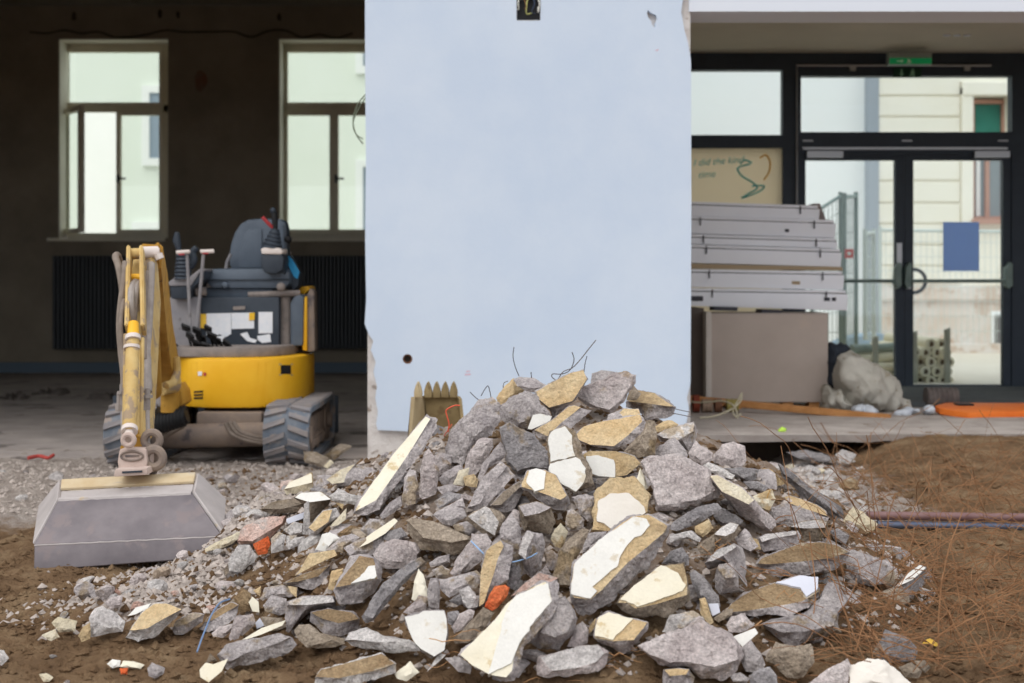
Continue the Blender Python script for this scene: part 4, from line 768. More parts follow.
for k, w in enumerate(wins):
    yf = YB+.30
    X0, X1 = bx(w[0]+1, yf+.0)-.02, bx(w[1]-1, yf)+.02; Z0, Z1 = bz(w[3], YB)+.0, bz(w[2], YB)
    fx = lambda x: bx(x, yf); fz = lambda y: bz(y, yf)
    o0 = 0 if k == 0 else 217.5
    wn = MB(); rectframe(wn, X0, X1, Z0, Z1, yf, yf+.07, .07); wn.box((X0, yf, fz(112)), (X1, yf+.07, fz(105)))
    wo = struct(wn.build('window_%d' % (k+1), M['winframe'], smooth=0))
    rectframe(MB(), X0+.06, X1-.06, fz(107), Z1-.06, yf-.02, yf+.05, .055).build('transom_sash', M['winframe'], wo, 0)
    MB().box((X0+.1, yf+.01, fz(106)), (X1-.1, yf+.02, Z1-.1)).build('transom_pane', M['gl_win'], wo, 0)
    xm = fx(116.5+o0)
    s = rectframe(MB(), xm, X1-.06, Z0+.06, fz(111), yf-.02, yf+.05, .055).build('sash', M['winframe'], wo, 0)
    MB().box((xm+.04, yf+.01, Z0+.1), (X1-.1, yf+.02, fz(114))).build('pane', M['gl_win'], s, 0)
    hz = fz(179)
    MB().box((xm+.015, yf-.06, hz-.05), (xm+.04, yf-.02, hz+.05)).box((xm+.015, yf-.08, hz-.012), (xm+.13, yf-.055, hz+.012)).build('handle', M['black'], s, 0)
    if k == 0:   # left casement stands open into the room
        a = math.radians(-55); W = xm-(X0+.06)
        m = rectframe(MB(), 0, W, Z0+.06, fz(111), -.02, .05, .055)
        q = MB(); q.box((.04, .01, Z0+.1), (W-.04, .02, fz(114)))
        T = Matrix.Translation((X0+.07, yf-.03, 0)) @ Matrix.Rotation(a, 4, 'Z')
        for b in (m, q): b.bm.transform(T)
        s2 = m.build('open_sash', M['winframe'], wo, 0); q.build('pane', M['gl_win'], s2, 0)
    else:
        s2 = rectframe(MB(), X0+.06, xm, Z0+.06, fz(111), yf-.02, yf+.05, .055).build('sash', M['winframe'], wo, 0)
        MB().box((X0+.1, yf+.01, Z0+.1), (xm-.04, yf+.02, fz(114))).build('pane', M['gl_win'], s2, 0)
    MB().box((bx(w[0]), YB-.01, Z0), (bx(w[0])+.012, yf, Z1)).build('reveal', M['reveal'], wo, 0); MB().box((bx(w[0]), YB-.01, Z1-.012), (bx(w[1]), yf, Z1)).build('reveal', M['reveal'], wo, 0)  # linings whitened to make the jamb and head look daylit
    MB().box((X0-.03, YB-.05, Z0-.04), (X1+.03, yf, Z0)).build('sill', M['winframe'], wo, 0)
    # radiator in front of the parapet
    rx0, rx1 = (bx(57), bx(146)) if k == 0 else (bx(290), bx(372))
    t = empty('radiator', ((rx0+rx1)/2, YB-.15, .3), 'dark ribbed radiator under the ' + ('left window, behind the excavator arm' if k == 0 else 'right window, between excavator seat and pillar'), 'radiator', 'column radiators')
    n = 22; b = MB(); mm = mat('radiator paint %d' % k, srgb(70,74,78), rough=.6)
    for i in range(n):
        x = rx0+(rx1-rx0)*(i+.5)/n; b.box((x-.018, YB-.2, .3), (x+.018, YB-.06, bz(256)), bev=.008)
    b.build('ribs', mm, t)
    MB().tube([(rx0, YB-.13, .36), (rx1+.08, YB-.13, .36), (rx1+.08, YB-.13, .02)], .018).build('pipe', mm, t)
# chips and chases in the old plaster above the windows
for i, (x, y, s) in enumerate(((74,16,5),(160,14,5),(178,15,4),(279,17,5),(200,82,13))):
    b = MB(); pts = [(x+s*.5*math.cos(k*.7)*(.7+.5*rr.random()), y+s*math.sin(k*.7)*(.7+.5*rr.random())) for k in range(9)]
    b.prism(pts, YB-.006, .008); tag(b.build('plaster_hole', M['dark'] if i < 4 else mat('brick patch', srgb(130,84,66), srgb(120,104,90), scale=8)), kind='structure')
b = MB().tube(curve_pts([P(30+i*17, 35+rr.uniform(-5,3), YB-.02) for i in range(20)]), .012, 6); struct(b.build('trim_1', M['dark']))
# loose cables hanging by the pillar's left edge
for i in range(2):
    c = [P(366,94+3*i,8.8), P(358,104+6*i,8.85), P(353,120+3*i,8.85), P(356,134,8.8), P(363,144-5*i,8.8)]
    o = MB().tube(curve_pts(c), .004, 6).build('cable', mat('grey green cable %d' % i, srgb(120,130,112)))
    tag(o, ['upper thin cable looping out of the pillar\'s left edge before the window', 'lower thin cable looping out of the pillar\'s left edge before the window'][i], 'cable')

# ---- glazed wall of the right room
YD = 12.7
dx = lambda x: (x-512)*YD/F
dz = lambda y: 1.1+(HZ-y)*YD/F
XR = 5.6
g = MB()
g.box((1.0, YD, dz(70)), (XR, YD+.12, 3.3)); g.box((1.0, YD, .16), (dx(783), YD+.12, dz(340)))
g.box((dx(783), YD, .1), (dx(801), YD+.12, dz(70))); g.box((dx(1012), YD, .1), (XR, YD+.12, dz(70)))
g.box((1.0, YD, dz(148)), (dx(783), YD+.12, dz(135))); g.box((dx(801), YD, dz(155)), (dx(1012), YD+.12, dz(132)))
g.box((dx(801), YD, dz(76)), (dx(1012), YD+.12, dz(70)))
gw = struct(g.build('window_3', M['navy'], smooth=0))
MB().box((1.0, YD+.05, dz(135)), (dx(783), YD+.06, dz(70))).build('pane', M['gl_door'], gw, 0)
MB().box((dx(801), YD+.05, dz(132)), (dx(1012), YD+.06, dz(76))).build('pane', M['gl_door'], gw, 0)
# board with faint handwriting fills the lower left light
wb = MB().box((1.0, YD+.04, dz(340)), (dx(783), YD+.043, dz(148))).build('infill_board', thin('beige film', srgb(242,236,218), .75), gw, 0)
ink_b = thin('turquoise marker', srgb(120,214,220), .7); ink_y = thin('yellow marker', srgb(240,206,110), .7)
def stroke(pts, m, r=.008, name='marker_line'):
    MB().tube([P(x, y, YD+.036) for x, y in pts], r, 6).build(name, m, gw)
def letters(txt, x, y, h, m):
    cu = bpy.data.curves.new('handwriting', 'FONT'); cu.body = txt; cu.size = h; cu.extrude = .001; cu.shear = .3
    o = bpy.data.objects.new('handwriting', cu); COL.objects.link(o); o.parent = gw
    o.location = P(x, y, YD+.034); o.rotation_euler = (math.pi/2, math.radians(-4), 0); cu.materials.append(m)
letters('I did the kind', 693, 166, .085, ink_b); letters('time', 698, 178, .085, ink_b)
stroke(curve_pts([(750,164),(738,168),(742,176),(752,182),(757,188),(748,194),(742,198),(758,192),(764,186),(752,186)]), ink_b)
stroke(curve_pts([(740,164),(745,160),(752,163)]), ink_b)
stroke(curve_pts([(760,158),(766,155),(770,162),(769,172),(764,180)]), ink_y)
# double doors
for k, (xa, xb, pa, pb) in enumerate(((801,905,806,896),(905.5,1012,914,1004))):
    d = MB(); y0, y1 = YD+.02, YD+.09
    d.box((dx(xa), y0, .17), (dx(pa), y1, dz(155))); d.box((dx(pb), y0, .17), (dx(xb), y1, dz(155)))
    d.box((dx(pa), y0, dz(160)), (dx(pb), y1, dz(155))); d.box((dx(pa), y0, .17), (dx(pb), y1, dz(385)))
    do = struct(d.build('door_%d' % (k+1), M['navy'], smooth=0))
    MB().box((dx(pa), YD+.05, dz(385)), (dx(pb), YD+.06, dz(160))).build('pane', M['gl_door'], do, 0)
    h = MB(); z = dz(281)
    hb = MB().tube([(dx(pa-4), YD-.06, z), (dx(pb+3), YD-.06, z)], .017, 10).build('panic_bar', M['galv'], do)
    for xx in ((899, ) if k == 0 else (909, 1010)):
        MB().prism([(xx-3,268),(xx+1,262),(xx+3,264),(xx+3,286),(xx-1,289),(xx-4,284)], YD-.08, .10, .006).build('bar_bracket', M['galv'], do)
    MB().box((dx(xa+5 if k == 0 else xb-39), YD-.05, dz(158)), (dx(xa+41 if k == 0 else xb-4), YD+.02, dz(151.5))).build('door_closer', M['steel'], do, 0)
    if k == 0: MB().prism([(897,243),(902,243),(902,268),(897,268)], YD-.01, .03).build('lock_plate', M['steel'], do)
    else:
        MB().prism([(906,274),(911,274),(911,289),(906,289)], YD-.01, .03).build('lock_plate', M['steel'], do)
        MB().torus((dx(918), YD+.13, dz(281)), .105, .017).build('ring_handle', M['black'], do)
MB().box((dx(802), YD-.04, dz(150)), (dx(1006), YD, dz(147.5))).build('closer_rail', M['steel'], gw, 0)
MB().tube([(dx(990), YD-.03, dz(66)), (dx(796), YD-.03, dz(66)), (dx(796), YD-.03, dz(210))], .011, 8).build('conduit', M['steel'], gw)
for x in (852, 966): MB().box((dx(x-3), YD-.04, dz(71)), (dx(x+3), YD, dz(67))).build('conduit_clip', M['steel'], gw, 0)
for x in (808,907,1003): MB().box((dx(x-5), YD-.006, dz(141.5)), (dx(x+5), YD, dz(140))).build('nameplate', M['steel'], gw, 0)
pp = MB().box((dx(943), YD-.004, dz(271)), (dx(979), YD-.001, dz(222)), bev=0).build('paper_notice', thin('blue paper', srgb(184,202,236), .8))
tag(pp, 'blue paper sheet stuck to the glass of the right door', 'notice')
# exit sign on the ceiling before the doors
es = MB().box((377*(YD-.3)/F, YD-.3, 1.1+(HZ-64.5)*(YD-.3)/F), (420*(YD-.3)/F, YD-.2, 1.1+(HZ-52)*(YD-.3)/F), bev=.006).build('exit_sign', mat('sign housing', srgb(150,160,158), rough=.5))
tag(es, 'green emergency exit sign with running man hanging above the double doors', 'exit sign')
sg = bpy.data.materials.new('lit green'); sg.use_nodes = True; sb_ = sg.node_tree.nodes['Principled BSDF']; sb_.inputs['Base Color'].default_value = srgb(0,120,70); sb_.inputs['Emission Color'].default_value = srgb(0,140,80); sb_.inputs['Emission Strength'].default_value = .25
sw = mat('sign white', srgb(220,240,228))
ds = YD-.305
MB().prism([(889.5,58),(931.5,58),(931.5,64),(889.5,64)], ds, .004).build('sign_face', sg, es)
q = MB(); q.prism([(908,58.6),(909.5,58.6),(909.5,60),(908,60)], ds-.004, .004); q.prism([(907.5,60),(910,60),(911.5,62),(910,63.6),(909,62.3),(907.5,63.6),(906.5,63.2),(908,61.8)], ds-.004, .004)
q.prism([(897,60.6),(901,60.6),(901,59.2),(904,61),(901,62.9),(901,61.5),(897,61.5)], ds-.004, .004); q.build('pictogram', sw, es)
# reflection of the sign in the dark glass, painted as a pictogram plate
q = MB().box((dx(893), YD-.012, dz(77.5)), (dx(921), YD, dz(68))).build('sign_reflection', mat('dark green sign image', srgb(24,62,48), rough=.3))
tag(q, 'dark green sign image with arrow and running man, painted as a reflection on the frame under the exit sign', 'reflection')
w = MB(); w.prism([(901,69),(902.4,69),(902.4,73.5),(904,73.5),(901.7,76.3),(899.4,73.5),(901,73.5)], YD-.016, .004)
w.prism([(912,69),(914,69),(914,70.6),(912,70.6)], YD-.016, .004); w.prism([(910.5,71),(913.5,71),(915.5,73),(914.8,73.5),(913,72.6),(915,76.5),(914,76.7),(912,74.6),(910,76.7),(909.2,76.2),(911.3,73.6)], YD-.016, .004)
w.build('pictogram', mat('pale green', srgb(150,200,170)), q)
# ceiling remains on the soffit
for x in (947, 957, 967):
    b = MB().tube([P(x, 36, 11.3), P(x, 34.8, 11.3)], .03, 12).build('ceiling_spot', M['white_beam']); b.location.z += 0
    tag(b, 'one of three small white spots in a row on the right soffit', 'ceiling spot', 'spots on the soffit')
b = MB().prism([(693,11),(742,11.5),(745,13.5),(738,15.5),(700,16),(693,15)], 9.15, .1).build('trim_2', M['dark']); struct(b)
b = MB().tube([P(749,7,8.95), P(749,17,8.95)], .012).build('cut_pipe', mat('rusty stub', srgb(140,96,70))); tag(b, 'short rusty pipe stub under the white beam beside the pillar', 'pipe')
# ------------------------------------------------------------------ mini excavator
XM = {
 'yel': mat('yellow machine paint', srgb(232,170,20), srgb(240,186,40), scale=3, rough=.5, bump=.05, bscale=40, col3=srgb(186,146,84), s3=7, t3=.66, spec=.4),
 'ydus': mat('dusty yellow paint', srgb(192,160,98), srgb(208,182,126), scale=9, rough=.8, col3=srgb(160,140,116), s3=11, t3=.54, bump=.1),
 'ybr': mat('worn ochre paint', srgb(164,120,42), srgb(188,144,62), scale=8, rough=.7, col3=srgb(120,88,44), s3=9, t3=.6),
 'slate': mat('slate vinyl', srgb(84,95,108), srgb(96,107,120), scale=6, rough=.55, bump=.05, spec=.4),
 'slated': mat('dark slate plastic', srgb(46,54,64), srgb(58,66,76), scale=6, rough=.55, spec=.4),
 'greyd': mat('dusty grey plastic', srgb(132,130,134), srgb(152,148,148), scale=7, rough=.8, col3=srgb(110,106,106), s3=12, t3=.6),
 'mat': mat('dusty rubber mat', srgb(126,118,114), srgb(148,138,132), scale=9, rough=.9, col3=srgb(96,92,94), s3=8, t3=.58),
 'hose': mat('grey hose', srgb(142,134,130), srgb(160,152,146), scale=20, rough=.7),
 'hosed': mat('brown grey hose', srgb(120,108,98), srgb(140,128,118), scale=20, rough=.7),
 'rub': mat('blue grey rubber', srgb(92,104,118), srgb(124,128,134), scale=10, rough=.85, bump=.2, bscale=30, col3=srgb(152,140,132), s3=9, t3=.54),
 'lug': mat('dusty rubber lug', srgb(144,136,132), srgb(128,126,130), scale=10, rough=.9),
 'mud': mat('dusty steel', srgb(146,130,116), srgb(124,112,106), scale=8, rough=.85, bump=.2, bscale=30, col3=srgb(92,86,86), s3=8, t3=.6),
 'pink': mat('pink grey cast steel', srgb(188,168,158), srgb(204,186,176), scale=10, rough=.85, bump=.3, bscale=40),
 'bkt': mat('bare bucket steel', srgb(100,94,98), srgb(122,115,118), scale=5, rough=.5, bump=.12, bscale=25, col3=srgb(122,112,113), s3=7, t3=.58, metal=.25, spec=.4),
 'bktd': mat('dust on bucket', srgb(166,159,157), srgb(182,175,173), scale=8, rough=.8, col3=srgb(184,168,144), s3=9),
 'bktan': mat('tan dust on bucket', srgb(192,170,134), srgb(204,188,158), scale=9, rough=.9, col3=srgb(190,176,156), s3=9),
 'blk': M['black'], 'chrome': M['steel'],
 'lab': mat('label white', srgb(222,226,232), srgb(234,234,236), scale=20, rough=.7, col3=srgb(176,180,188), s3=30, t3=.68),
 'laby': mat('label yellow', srgb(232,184,50), srgb(240,196,70), rough=.7),
 'red': mat('red plastic', srgb(176,60,64), rough=.6), 'pale': mat('pale grip', srgb(212,200,192), srgb(222,212,206), rough=.7),
 'blue': mat('blue cloth', srgb(40,130,180), srgb(56,146,194), rough=.8),
}
EX = empty('mini_excavator', P(232, 462, 8.9), 'yellow cabless mini excavator with its bucket lowered, standing left of the blue wall', 'excavator')
def xp(mb, name, m, parent=None, smooth=35):
    o = mb.build(name, XM[m], None, smooth); p = parent or EX
    o.parent = p
    base_ = EX.location
    o.matrix_parent_inverse = Matrix.Translation(-base_)
    return o
def chain(p):   # sub-part inverse: its part sits at the identity under EX
    return p
def sub(mb, name, m, part, smooth=35):
    o = mb.build(name, XM[m], None, smooth); o.parent = part
    o.matrix_parent_inverse = Matrix.Translation(-EX.location)
    return o
# part meshes hold world coordinates with identity basis, so bake the empty's location once
def xp(mb, name, m, parent=None, smooth=35):
    mb.bm.transform(Matrix.Translation(-EX.location)); o = mb.build(name, XM[m], None, smooth); o.parent = parent or EX; return o
sub = lambda mb, name, m, part, smooth=35: xp(mb, name, m, part, smooth)

# tracks
def track(x0, x1, outer):
    y0, y1, h = 8.40, 9.72, .365; R = h/2; L0, L1 = y0+R, y1-R
    def path(off, n=14):
        r = R-off; out = []
        for i in range(n+1): a = math.pi*.5+math.pi*i/n; out.append((L0+r*math.cos(a), R+r*math.sin(a)))
        for i in range(n+1): a = -math.pi*.5+math.pi*i/n; out.append((L1+r*math.cos(a), R+r*math.sin(a)))
        return out
    b = MB(); bm = b.bm; A, B_ = path(.018), path(.05)
    for ring_a, ring_b in ((A, B_),):
        va = [[bm.verts.new((x, y, z+.005)) for y, z in ring] for ring in (A, B_) for x in (x0, x1)]
        n = len(A)
        for i in range(n):
            j = (i+1) % n
            bm.faces.new((va[0][i], va[0][j], va[1][j], va[1][i])); bm.faces.new((va[2][j], va[2][i], va[3][i], va[3][j]))
            bm.faces.new((va[0][j], va[0][i], va[2][i], va[2][j])); bm.faces.new((va[1][i], va[1][j], va[3][j], va[3][i]))
    t = xp(b, 'track_belt', 'rub')
    # lugs: slanted blocks in two columns round the belt
    per = 2*(L1-L0)+2*math.pi*R; k = 34; lb = MB()
    def at(s):
        s %= per; top = L1-L0
        if s < math.pi*R: a = math.pi/2+s/R; return V((0, L0+R*math.cos(a), R+R*math.sin(a))), V((0, math.cos(a), math.sin(a)))
        s -= math.pi*R
        if s < top: return V((0, L0+s, 0)), V((0,0,-1))
        s -= top
        if s < math.pi*R: a = -math.pi/2+s/R; return V((0, L1+R*math.cos(a), R+R*math.sin(a))), V((0, math.cos(a), math.sin(a)))
        s -= math.pi*R; return V((0, L1-s, 2*R)), V((0,0,1))
    xm = (x0+x1)/2; w = x1-x0
    for i in range(k):
        for side in (0, 1):
            s0 = per*(i+.5*side)/k
            xa, xb = (x0+.01*w, xm-.03*w) if side == 0 else (xm+.05*w, x1-.01*w)
            sk = .045; vs = []
            for x, ds in ((xa, sk), (xb, 0 if side == 0 else .055)):
                d2 = ds if side == 0 else (0 if x == xa else .045)
                for dd, hh in ((-.022, -.02), (.022, -.02), (.016, .012), (-.016, .012)):
                    p, nn = at(s0+d2+dd); vs.append(lb.bm.verts.new(V((x, 0, .005))+p+nn*(hh-.012)))
            for f in ((0,1,2,3),(7,6,5,4),(0,4,5,1),(1,5,6,2),(2,6,7,3),(3,7,4,0)): lb.bm.faces.new([vs[q] for q in f])
    sub(lb, 'track_lug_rows', 'lug', t, 20)
    f = MB(); f.box((x0+.04, L0-.02, .11), (x1-.04, L1+.02, .27), bev=.02); f.box((x0+.02, L0+.2, .08), (x1-.02, L1-.2, .13), bev=.01); fr = xp(f, 'track_frame', 'mud')
    for y in (L0, L1): xp(MB().tube([(x0+.03, y, R+.005), (x1-.03, y, R+.005)], .128, 20).tube([(x0+.005, y, R), (x1-.005, y, R)], .05, 12), 'track_wheel', 'mud')
    for i in range(3):
        y = L0+(L1-L0)*(i+1)/4; xp(MB().tube([(x0+.03, y, .105), (x1-.03, y, .105)], .055, 14), 'track_roller', 'mud')
X = lambda px, d: (px-512)*d/F
track(X(262,8.4), X(308,8.4), 1); track(X(102,8.4), X(150,8.4), 0)
b = MB(); b.tube([P(150,437,8.75), P(272,434,8.75)], .075, 14); b.box((X(196,8.8), 8.8, .16), (X(262,8.8), 9.4, .30), bev=.02); xp(b, 'cross_beam', 'mud')
xp(MB().tube([V((-1.72,9.25,.27)), V((-1.72,9.25,.33))], .27, 28), 'slew_ring', 'slated')
b = MB(); b.box((X(110,9.8), 9.86, .06), (X(338,9.86), 9.90, .32), bev=.01); b.box((-2.1, 9.5, .12), (-2.03, 9.88, .2)); b.box((-1.4, 9.5, .12), (-1.33, 9.88, .2)); xp(b, 'dozer_blade', 'slated')
for c in ([(180,424),(170,428),(158,436),(150,440)], [(184,426),(172,432),(158,440),(148,446)], [(225,423),(232,434),(246,440),(262,443)], [(229,422),(237,433),(250,438),(264,441)], [(233,422),(240,431),(252,436),(266,438)]):
    xp(MB().tube(curve_pts([P(x, y, 8.62) for x, y in c]), .014, 8), 'track_hose', 'hosed')
b = MB()
for i in range(9): p = P(157+i*3.4, 424-i*1.0, 8.45); b.torus(p, .055, .012, 'X', 14, 6)
b.tube([P(155,425,8.45), P(187,415,8.45)], .05, 12); xp(b, 'hose_sleeve', 'blk')

# rotating platform
def plan(xc, a, yf, yb, ex=2.7, n=26):
    b = .62; out = []
    for i in range(n+1):
        t = math.pi*i/n; c, s = math.cos(t), math.sin(t)
        out.append((xc-a*math.copysign(abs(c)**(2/ex), c), yf+b-b*abs(s)**(2/ex)))
    return out + [(xc+a, yb), (xc-a, yb)]
def slabz(pl, z0, z1, bev, tilt=0):
    m = MB(); m.solid([V((x, y, z0)) for x, y in pl], V((0,0,z1-z0)), bev); return m
XC, AW, YF = -1.75, .42, 8.83
body = xp(slabz(plan(XC, AW, YF, 9.6), .32, .635, .03), 'body_shell', 'yel')
def ysurf(x):
    c = min(1, abs((x-XC)/AW)); s = (1-c**2.7)**(1/2.7); return YF+.62-.62*s
def front(px, py):
    d = 9.0
    for _ in range(20): d = ysurf((px-512)*d/F)
    return P(px, py, d)
def decal(pts, m, name, part, off=.004):
    q = MB(); ps = [front(x, y) for x, y in pts]; q.solid([p-V((0,off,0)) for p in ps], V((0,.012,0))); return sub(q, name, m, part, 0)
decal([(281,365),(291,365),(291,374),(281,374)], 'blk', 'tie_down_slot', body); decal([(279,363.5),(293,363.5),(293,365),(279,365)], 'ydus', 'slot_rim', body); decal([(279,374),(293,374),(293,375.5),(279,375.5)], 'ydus', 'slot_rim', body)
for i in range(3): decal([(194,391+i*3.2),(203,390.6+i*3.2),(203,392.3+i*3.2),(194,392.7+i*3.2)], 'blk', 'vent_slot', body)
decal([(198,371.5),(202,371.3),(202,375.5),(198,375.7)], 'lab', 'sticker', body); decal([(203.5,372.5),(206,372.4),(206,375.6),(203.5,375.7)], 'red', 'sticker', body)
xp(slabz(plan(-1.83, .42, 8.87, 9.75), .635, .70, .015), 'floor_mat', 'mat')
# seat pedestal
ped = xp(MB().prism([(200,297),(279,297),(279,347),(198,348)], 9.22, .75, .01), 'seat_pedestal', 'slated')
xp(MB().prism([(168.5,299),(171,296),(199,297),(199,348),(168,349)], 9.17, .5, .012), 'side_cover', 'greyd')
xp(MB().tube([P(285,297,9.34), P(285,346,9.34)], .045, 14), 'pedestal_post', 'mat')
xp(MB().prism([(290,303),(294,296),(300,294),(304,297),(303,346),(290,346)], 9.28, .5, .02), 'pedestal_corner', 'slate')
for pts, m in (([(200.5,314),(206,314),(206,328),(200.5,328)],'laby'), ([(206.5,313.5),(231,313),(231,334),(226,337),(219,334),(212,338),(206.5,335)],'lab'), ([(231.5,313),(254,312.6),(254,328.5),(231.5,329)],'lab'), ([(249,313),(254.5,312.6),(254.5,320),(249,320.5)],'laby'), ([(258.5,312),(272.5,312),(272.5,333),(258.5,333.5)],'lab'), ([(240,334),(247,332),(250,338),(257,340),(255,343),(247,341),(243,337)],'lab'), ([(257,336),(270,334),(271,342),(262,343),(258,340)],'lab'), ([(211,338),(224,335),(226,343),(212,344)],'lab')):
    sub(MB().prism(pts, 9.214 if m == 'lab' else 9.209, .01), 'warning_label', m, ped, 0)
sub(MB().prism([(233,306.5),(245,306),(245,309.5),(233,310)], 9.21, .02), 'latch', 'mat', ped)
g = xp(MB().prism([(301,308),(305.5,296),(307,297),(307,351),(302.5,350)], 9.30, .1, .006), 'side_guard', 'yel'); sub(MB().prism([(306.5,296),(310,288),(314,292),(315,351),(307.5,352)], 9.32, .15, .01), 'guard_plate', 'mud', g)
xp(MB().prism([(294,287),(308,286),(310,289),(304,295),(296,293)], 9.6, .3, .01), 'engine_hood', 'yel')
# seat
cu = xp(MB().prism([(206,271),(212,268.5),(285,268),(290,272),(290,284),(284,289),(212,289),(206,284)], 9.28, .48, .035), 'seat_cushion', 'slate')
sub(MB().prism([(206,279),(289,278.5),(289,280.5),(206,281)], 9.272, .05, .002), 'seat_piping', 'slated', cu)
bk = xp(MB().prism([(229,270),(228.5,255),(230,244),(234,232),(240,223),(248,218.8),(262,218),(280,218.5),(287,222),(288,236),(287,255),(285,271)], 9.66, .13, .04), 'seat_backrest', 'slate')
sub(MB().prism([(239,268),(240,250),(243,236),(249,229),(262,228.5),(262,268)], 9.645, .05, .012), 'backrest_panel', 'slate', bk); sub(MB().prism([(283,224),(287,226),(287,252),(284,262)], 9.63, .04, .01), 'backrest_bolster', 'slated', bk)
xp(MB().tube([P(231,254,9.6), P(227,262,9.6), P(226,270,9.6)], .012), 'seat_recliner', 'greyd')
xp(MB().prism([(205,287),(272,287),(274,294),(262,298),(207,298),(203,294)], 9.32, .45, .02), 'seat_base', 'slate'); xp(MB().ball(P(225,285.5,9.27), .024), 'seat_knob', 'slate'); xp(MB().prism([(206,283.5),(250,283.5),(250,287),(206,287.5)], 9.30, .2, .006), 'seat_rail', 'mat')
xp(MB().tube([P(248,295,9.25), P(300,293,9.3)], .02), 'linkage_rod', 'mat'); xp(MB().tube([P(196,292,9.2), P(206,291,9.2)], .028), 'lever_hub', 'mat'); xp(MB().ball(P(281,287,9.2), .03), 'rod_knob', 'mat')
# consoles and controls
c = xp(MB().prism([(261,253),(281,252),(284,258),(283,270),(276,274),(264,273),(260.5,266)], 9.14, .4, .02), 'right_console', 'slated'); sub(MB().prism([(260.5,249),(264,247.5),(280,248),(283,252),(281,254.5),(261.5,254)], 9.13, .38, .01), 'console_lid', 'pale', c)
def boot(p0, p1, r0, r1, n, name, parent):
    q = MB(); pts = []; rs = []
    for i in range(2*n+1):
        t = i/(2*n); pts.append(V(p0).lerp(V(p1), t)); rs.append((r0+(r1-r0)*t)*(1 if i % 2 == 0 else .84))
    q.tube(pts, rs, 16); return xp(q, name, 'slated', parent)
boot(P(272,248,9.2), P(275.5,229,9.2), .075, .028, 5, 'control_boot', None)
j = xp(MB().tube([P(275.5,230,9.2), P(275,222,9.2), P(274,213,9.2), P(273.2,209.5,9.2)], [.014,.019,.022,.012], 10), 'joystick', 'blk'); sub(MB().ball(P(273,210.5,9.19), .02), 'joystick_cap', 'slated', j)
xp(MB().tube([P(262.5,217,9.25), P(267,222,9.25), P(273,228,9.25)], .012), 'safety_lever', 'red')
xp(MB().prism([(282,258),(288,254),(299,275),(298.5,286),(293,291),(285,276)], 9.36, .2, .012), 'armrest', 'slated'); xp(MB().ball(P(288,239.5,9.3), .026).tube([P(288,239,9.3), P(289,256,9.3)], .01), 'side_lever', 'blk')
rag = xp(MB().prism([(284,255),(288,254),(294,262),(299.5,272),(297.5,279),(294,277),(290,269)], 9.345, .01), 'blue_strap', 'blue')
c = xp(MB().prism([(169,283),(176,277),(190,277),(200,269.5),(205,269),(204,279),(191,289),(189,299),(171,299)], 9.08, .42, .015), 'left_console', 'slated'); sub(MB().prism([(168.5,282),(176,276.4),(190,276.4),(199,269),(205,268.5),(205,271),(200,272),(191,285.5),(169,286)], 9.07, .4, .006), 'console_lid', 'greyd', c)
boot(P(183,279,9.1), P(183,252,9.1), .062, .045, 7, 'control_boot', None)
j = xp(MB().tube([P(180,254,9.1), P(178,246,9.1), P(176.5,240,9.1), P(177,232,9.1)], [.012,.02,.026,.014], 10), 'joystick', 'slated')
xp(MB().tube(curve_pts([P(190,268,9.2), P(194,260,9.2), P(193,252,9.2), P(197,247.5,9.2)]), .022, 8), 'left_armrest', 'slated')
for a, bb, h0, h1 in (((191,338),(187,254),(176.5,252.5),(190,251.5)), ((196.5,334),(203.5,254),(200.5,251.5),(214,251.3))):
    l = xp(MB().tube([P(*a,8.97), P(*bb,8.92)], .0105), 'travel_lever', 'greyd'); sub(MB().tube([P(*h0,8.91), P(*h1,8.91)], .013, 10), 'lever_grip', 'pale', l); sub(MB().tube([P(h0[0]+2,h0[1]+1.8,8.905), P(h0[0]+8,h0[1]+1.8,8.905)], .006), 'grip_end', 'red', l)
rr = random.Random(9)
for i, (x, y, w, h) in enumerate(((186,328,9,4),(190,336,9,5),(197,331,9,4),(201,338,10,4),(208,329,8,4),(212,336,10,4),(197,344,9,4),(217,341,9,4),(206,346,8,3),(226,343,8,4),(172,342,7,4))):
    p = P(x, y, 8.95+rr.uniform(-.05,.05)); q = MB().box(p-V((w/2*.0063, .05, .008)), p+V((w/2*.0063, .05, .008)), None, .004)
    q.bm.transform(Matrix.Translation(p) @ Matrix.Rotation(rr.uniform(.2,.7), 4, 'Y') @ Matrix.Rotation(-.4, 4, 'X') @ Matrix.Translation(-p)); q.tube([p, V((p.x+.02, p.y+.06, .70))], .008, 6); xp(q, 'pedal', 'blk')
# boom and arm
def beam(path, w, h, mb=None):
    mb = mb or MB(); bm = mb.bm; pts = [V(p) for p in path]; rings = []
    for i, p in enumerate(pts):
        t = (pts[min(i+1,len(pts)-1)]-pts[max(i-1,0)]).normalized(); s = V((1,0,0)); u = t.cross(s).normalized(); s = u.cross(t).normalized()
        ww = w[i] if isinstance(w, list) else w; hh = h[i] if isinstance(h, list) else h
        rings.append([bm.verts.new(p+s*a*ww/2+u*b_*hh/2) for a, b_ in ((-1,-1),(1,-1),(1,1),(-1,1))])
    fs = [bm.faces.new(rings[0]), bm.faces.new(rings[-1][::-1])]
    for a, c_ in zip(rings, rings[1:]):
        for k in range(4): fs.append(bm.faces.new((a[k], a[(k+1)%4], c_[(k+1)%4], c_[k])))
    bmesh.ops.recalc_face_normals(bm, faces=fs)
    bmesh.ops.bevel(bm, geom=list({e_ for f in fs for e_ in f.edges}), offset=.006, segments=2, affect='EDGES'); return mb
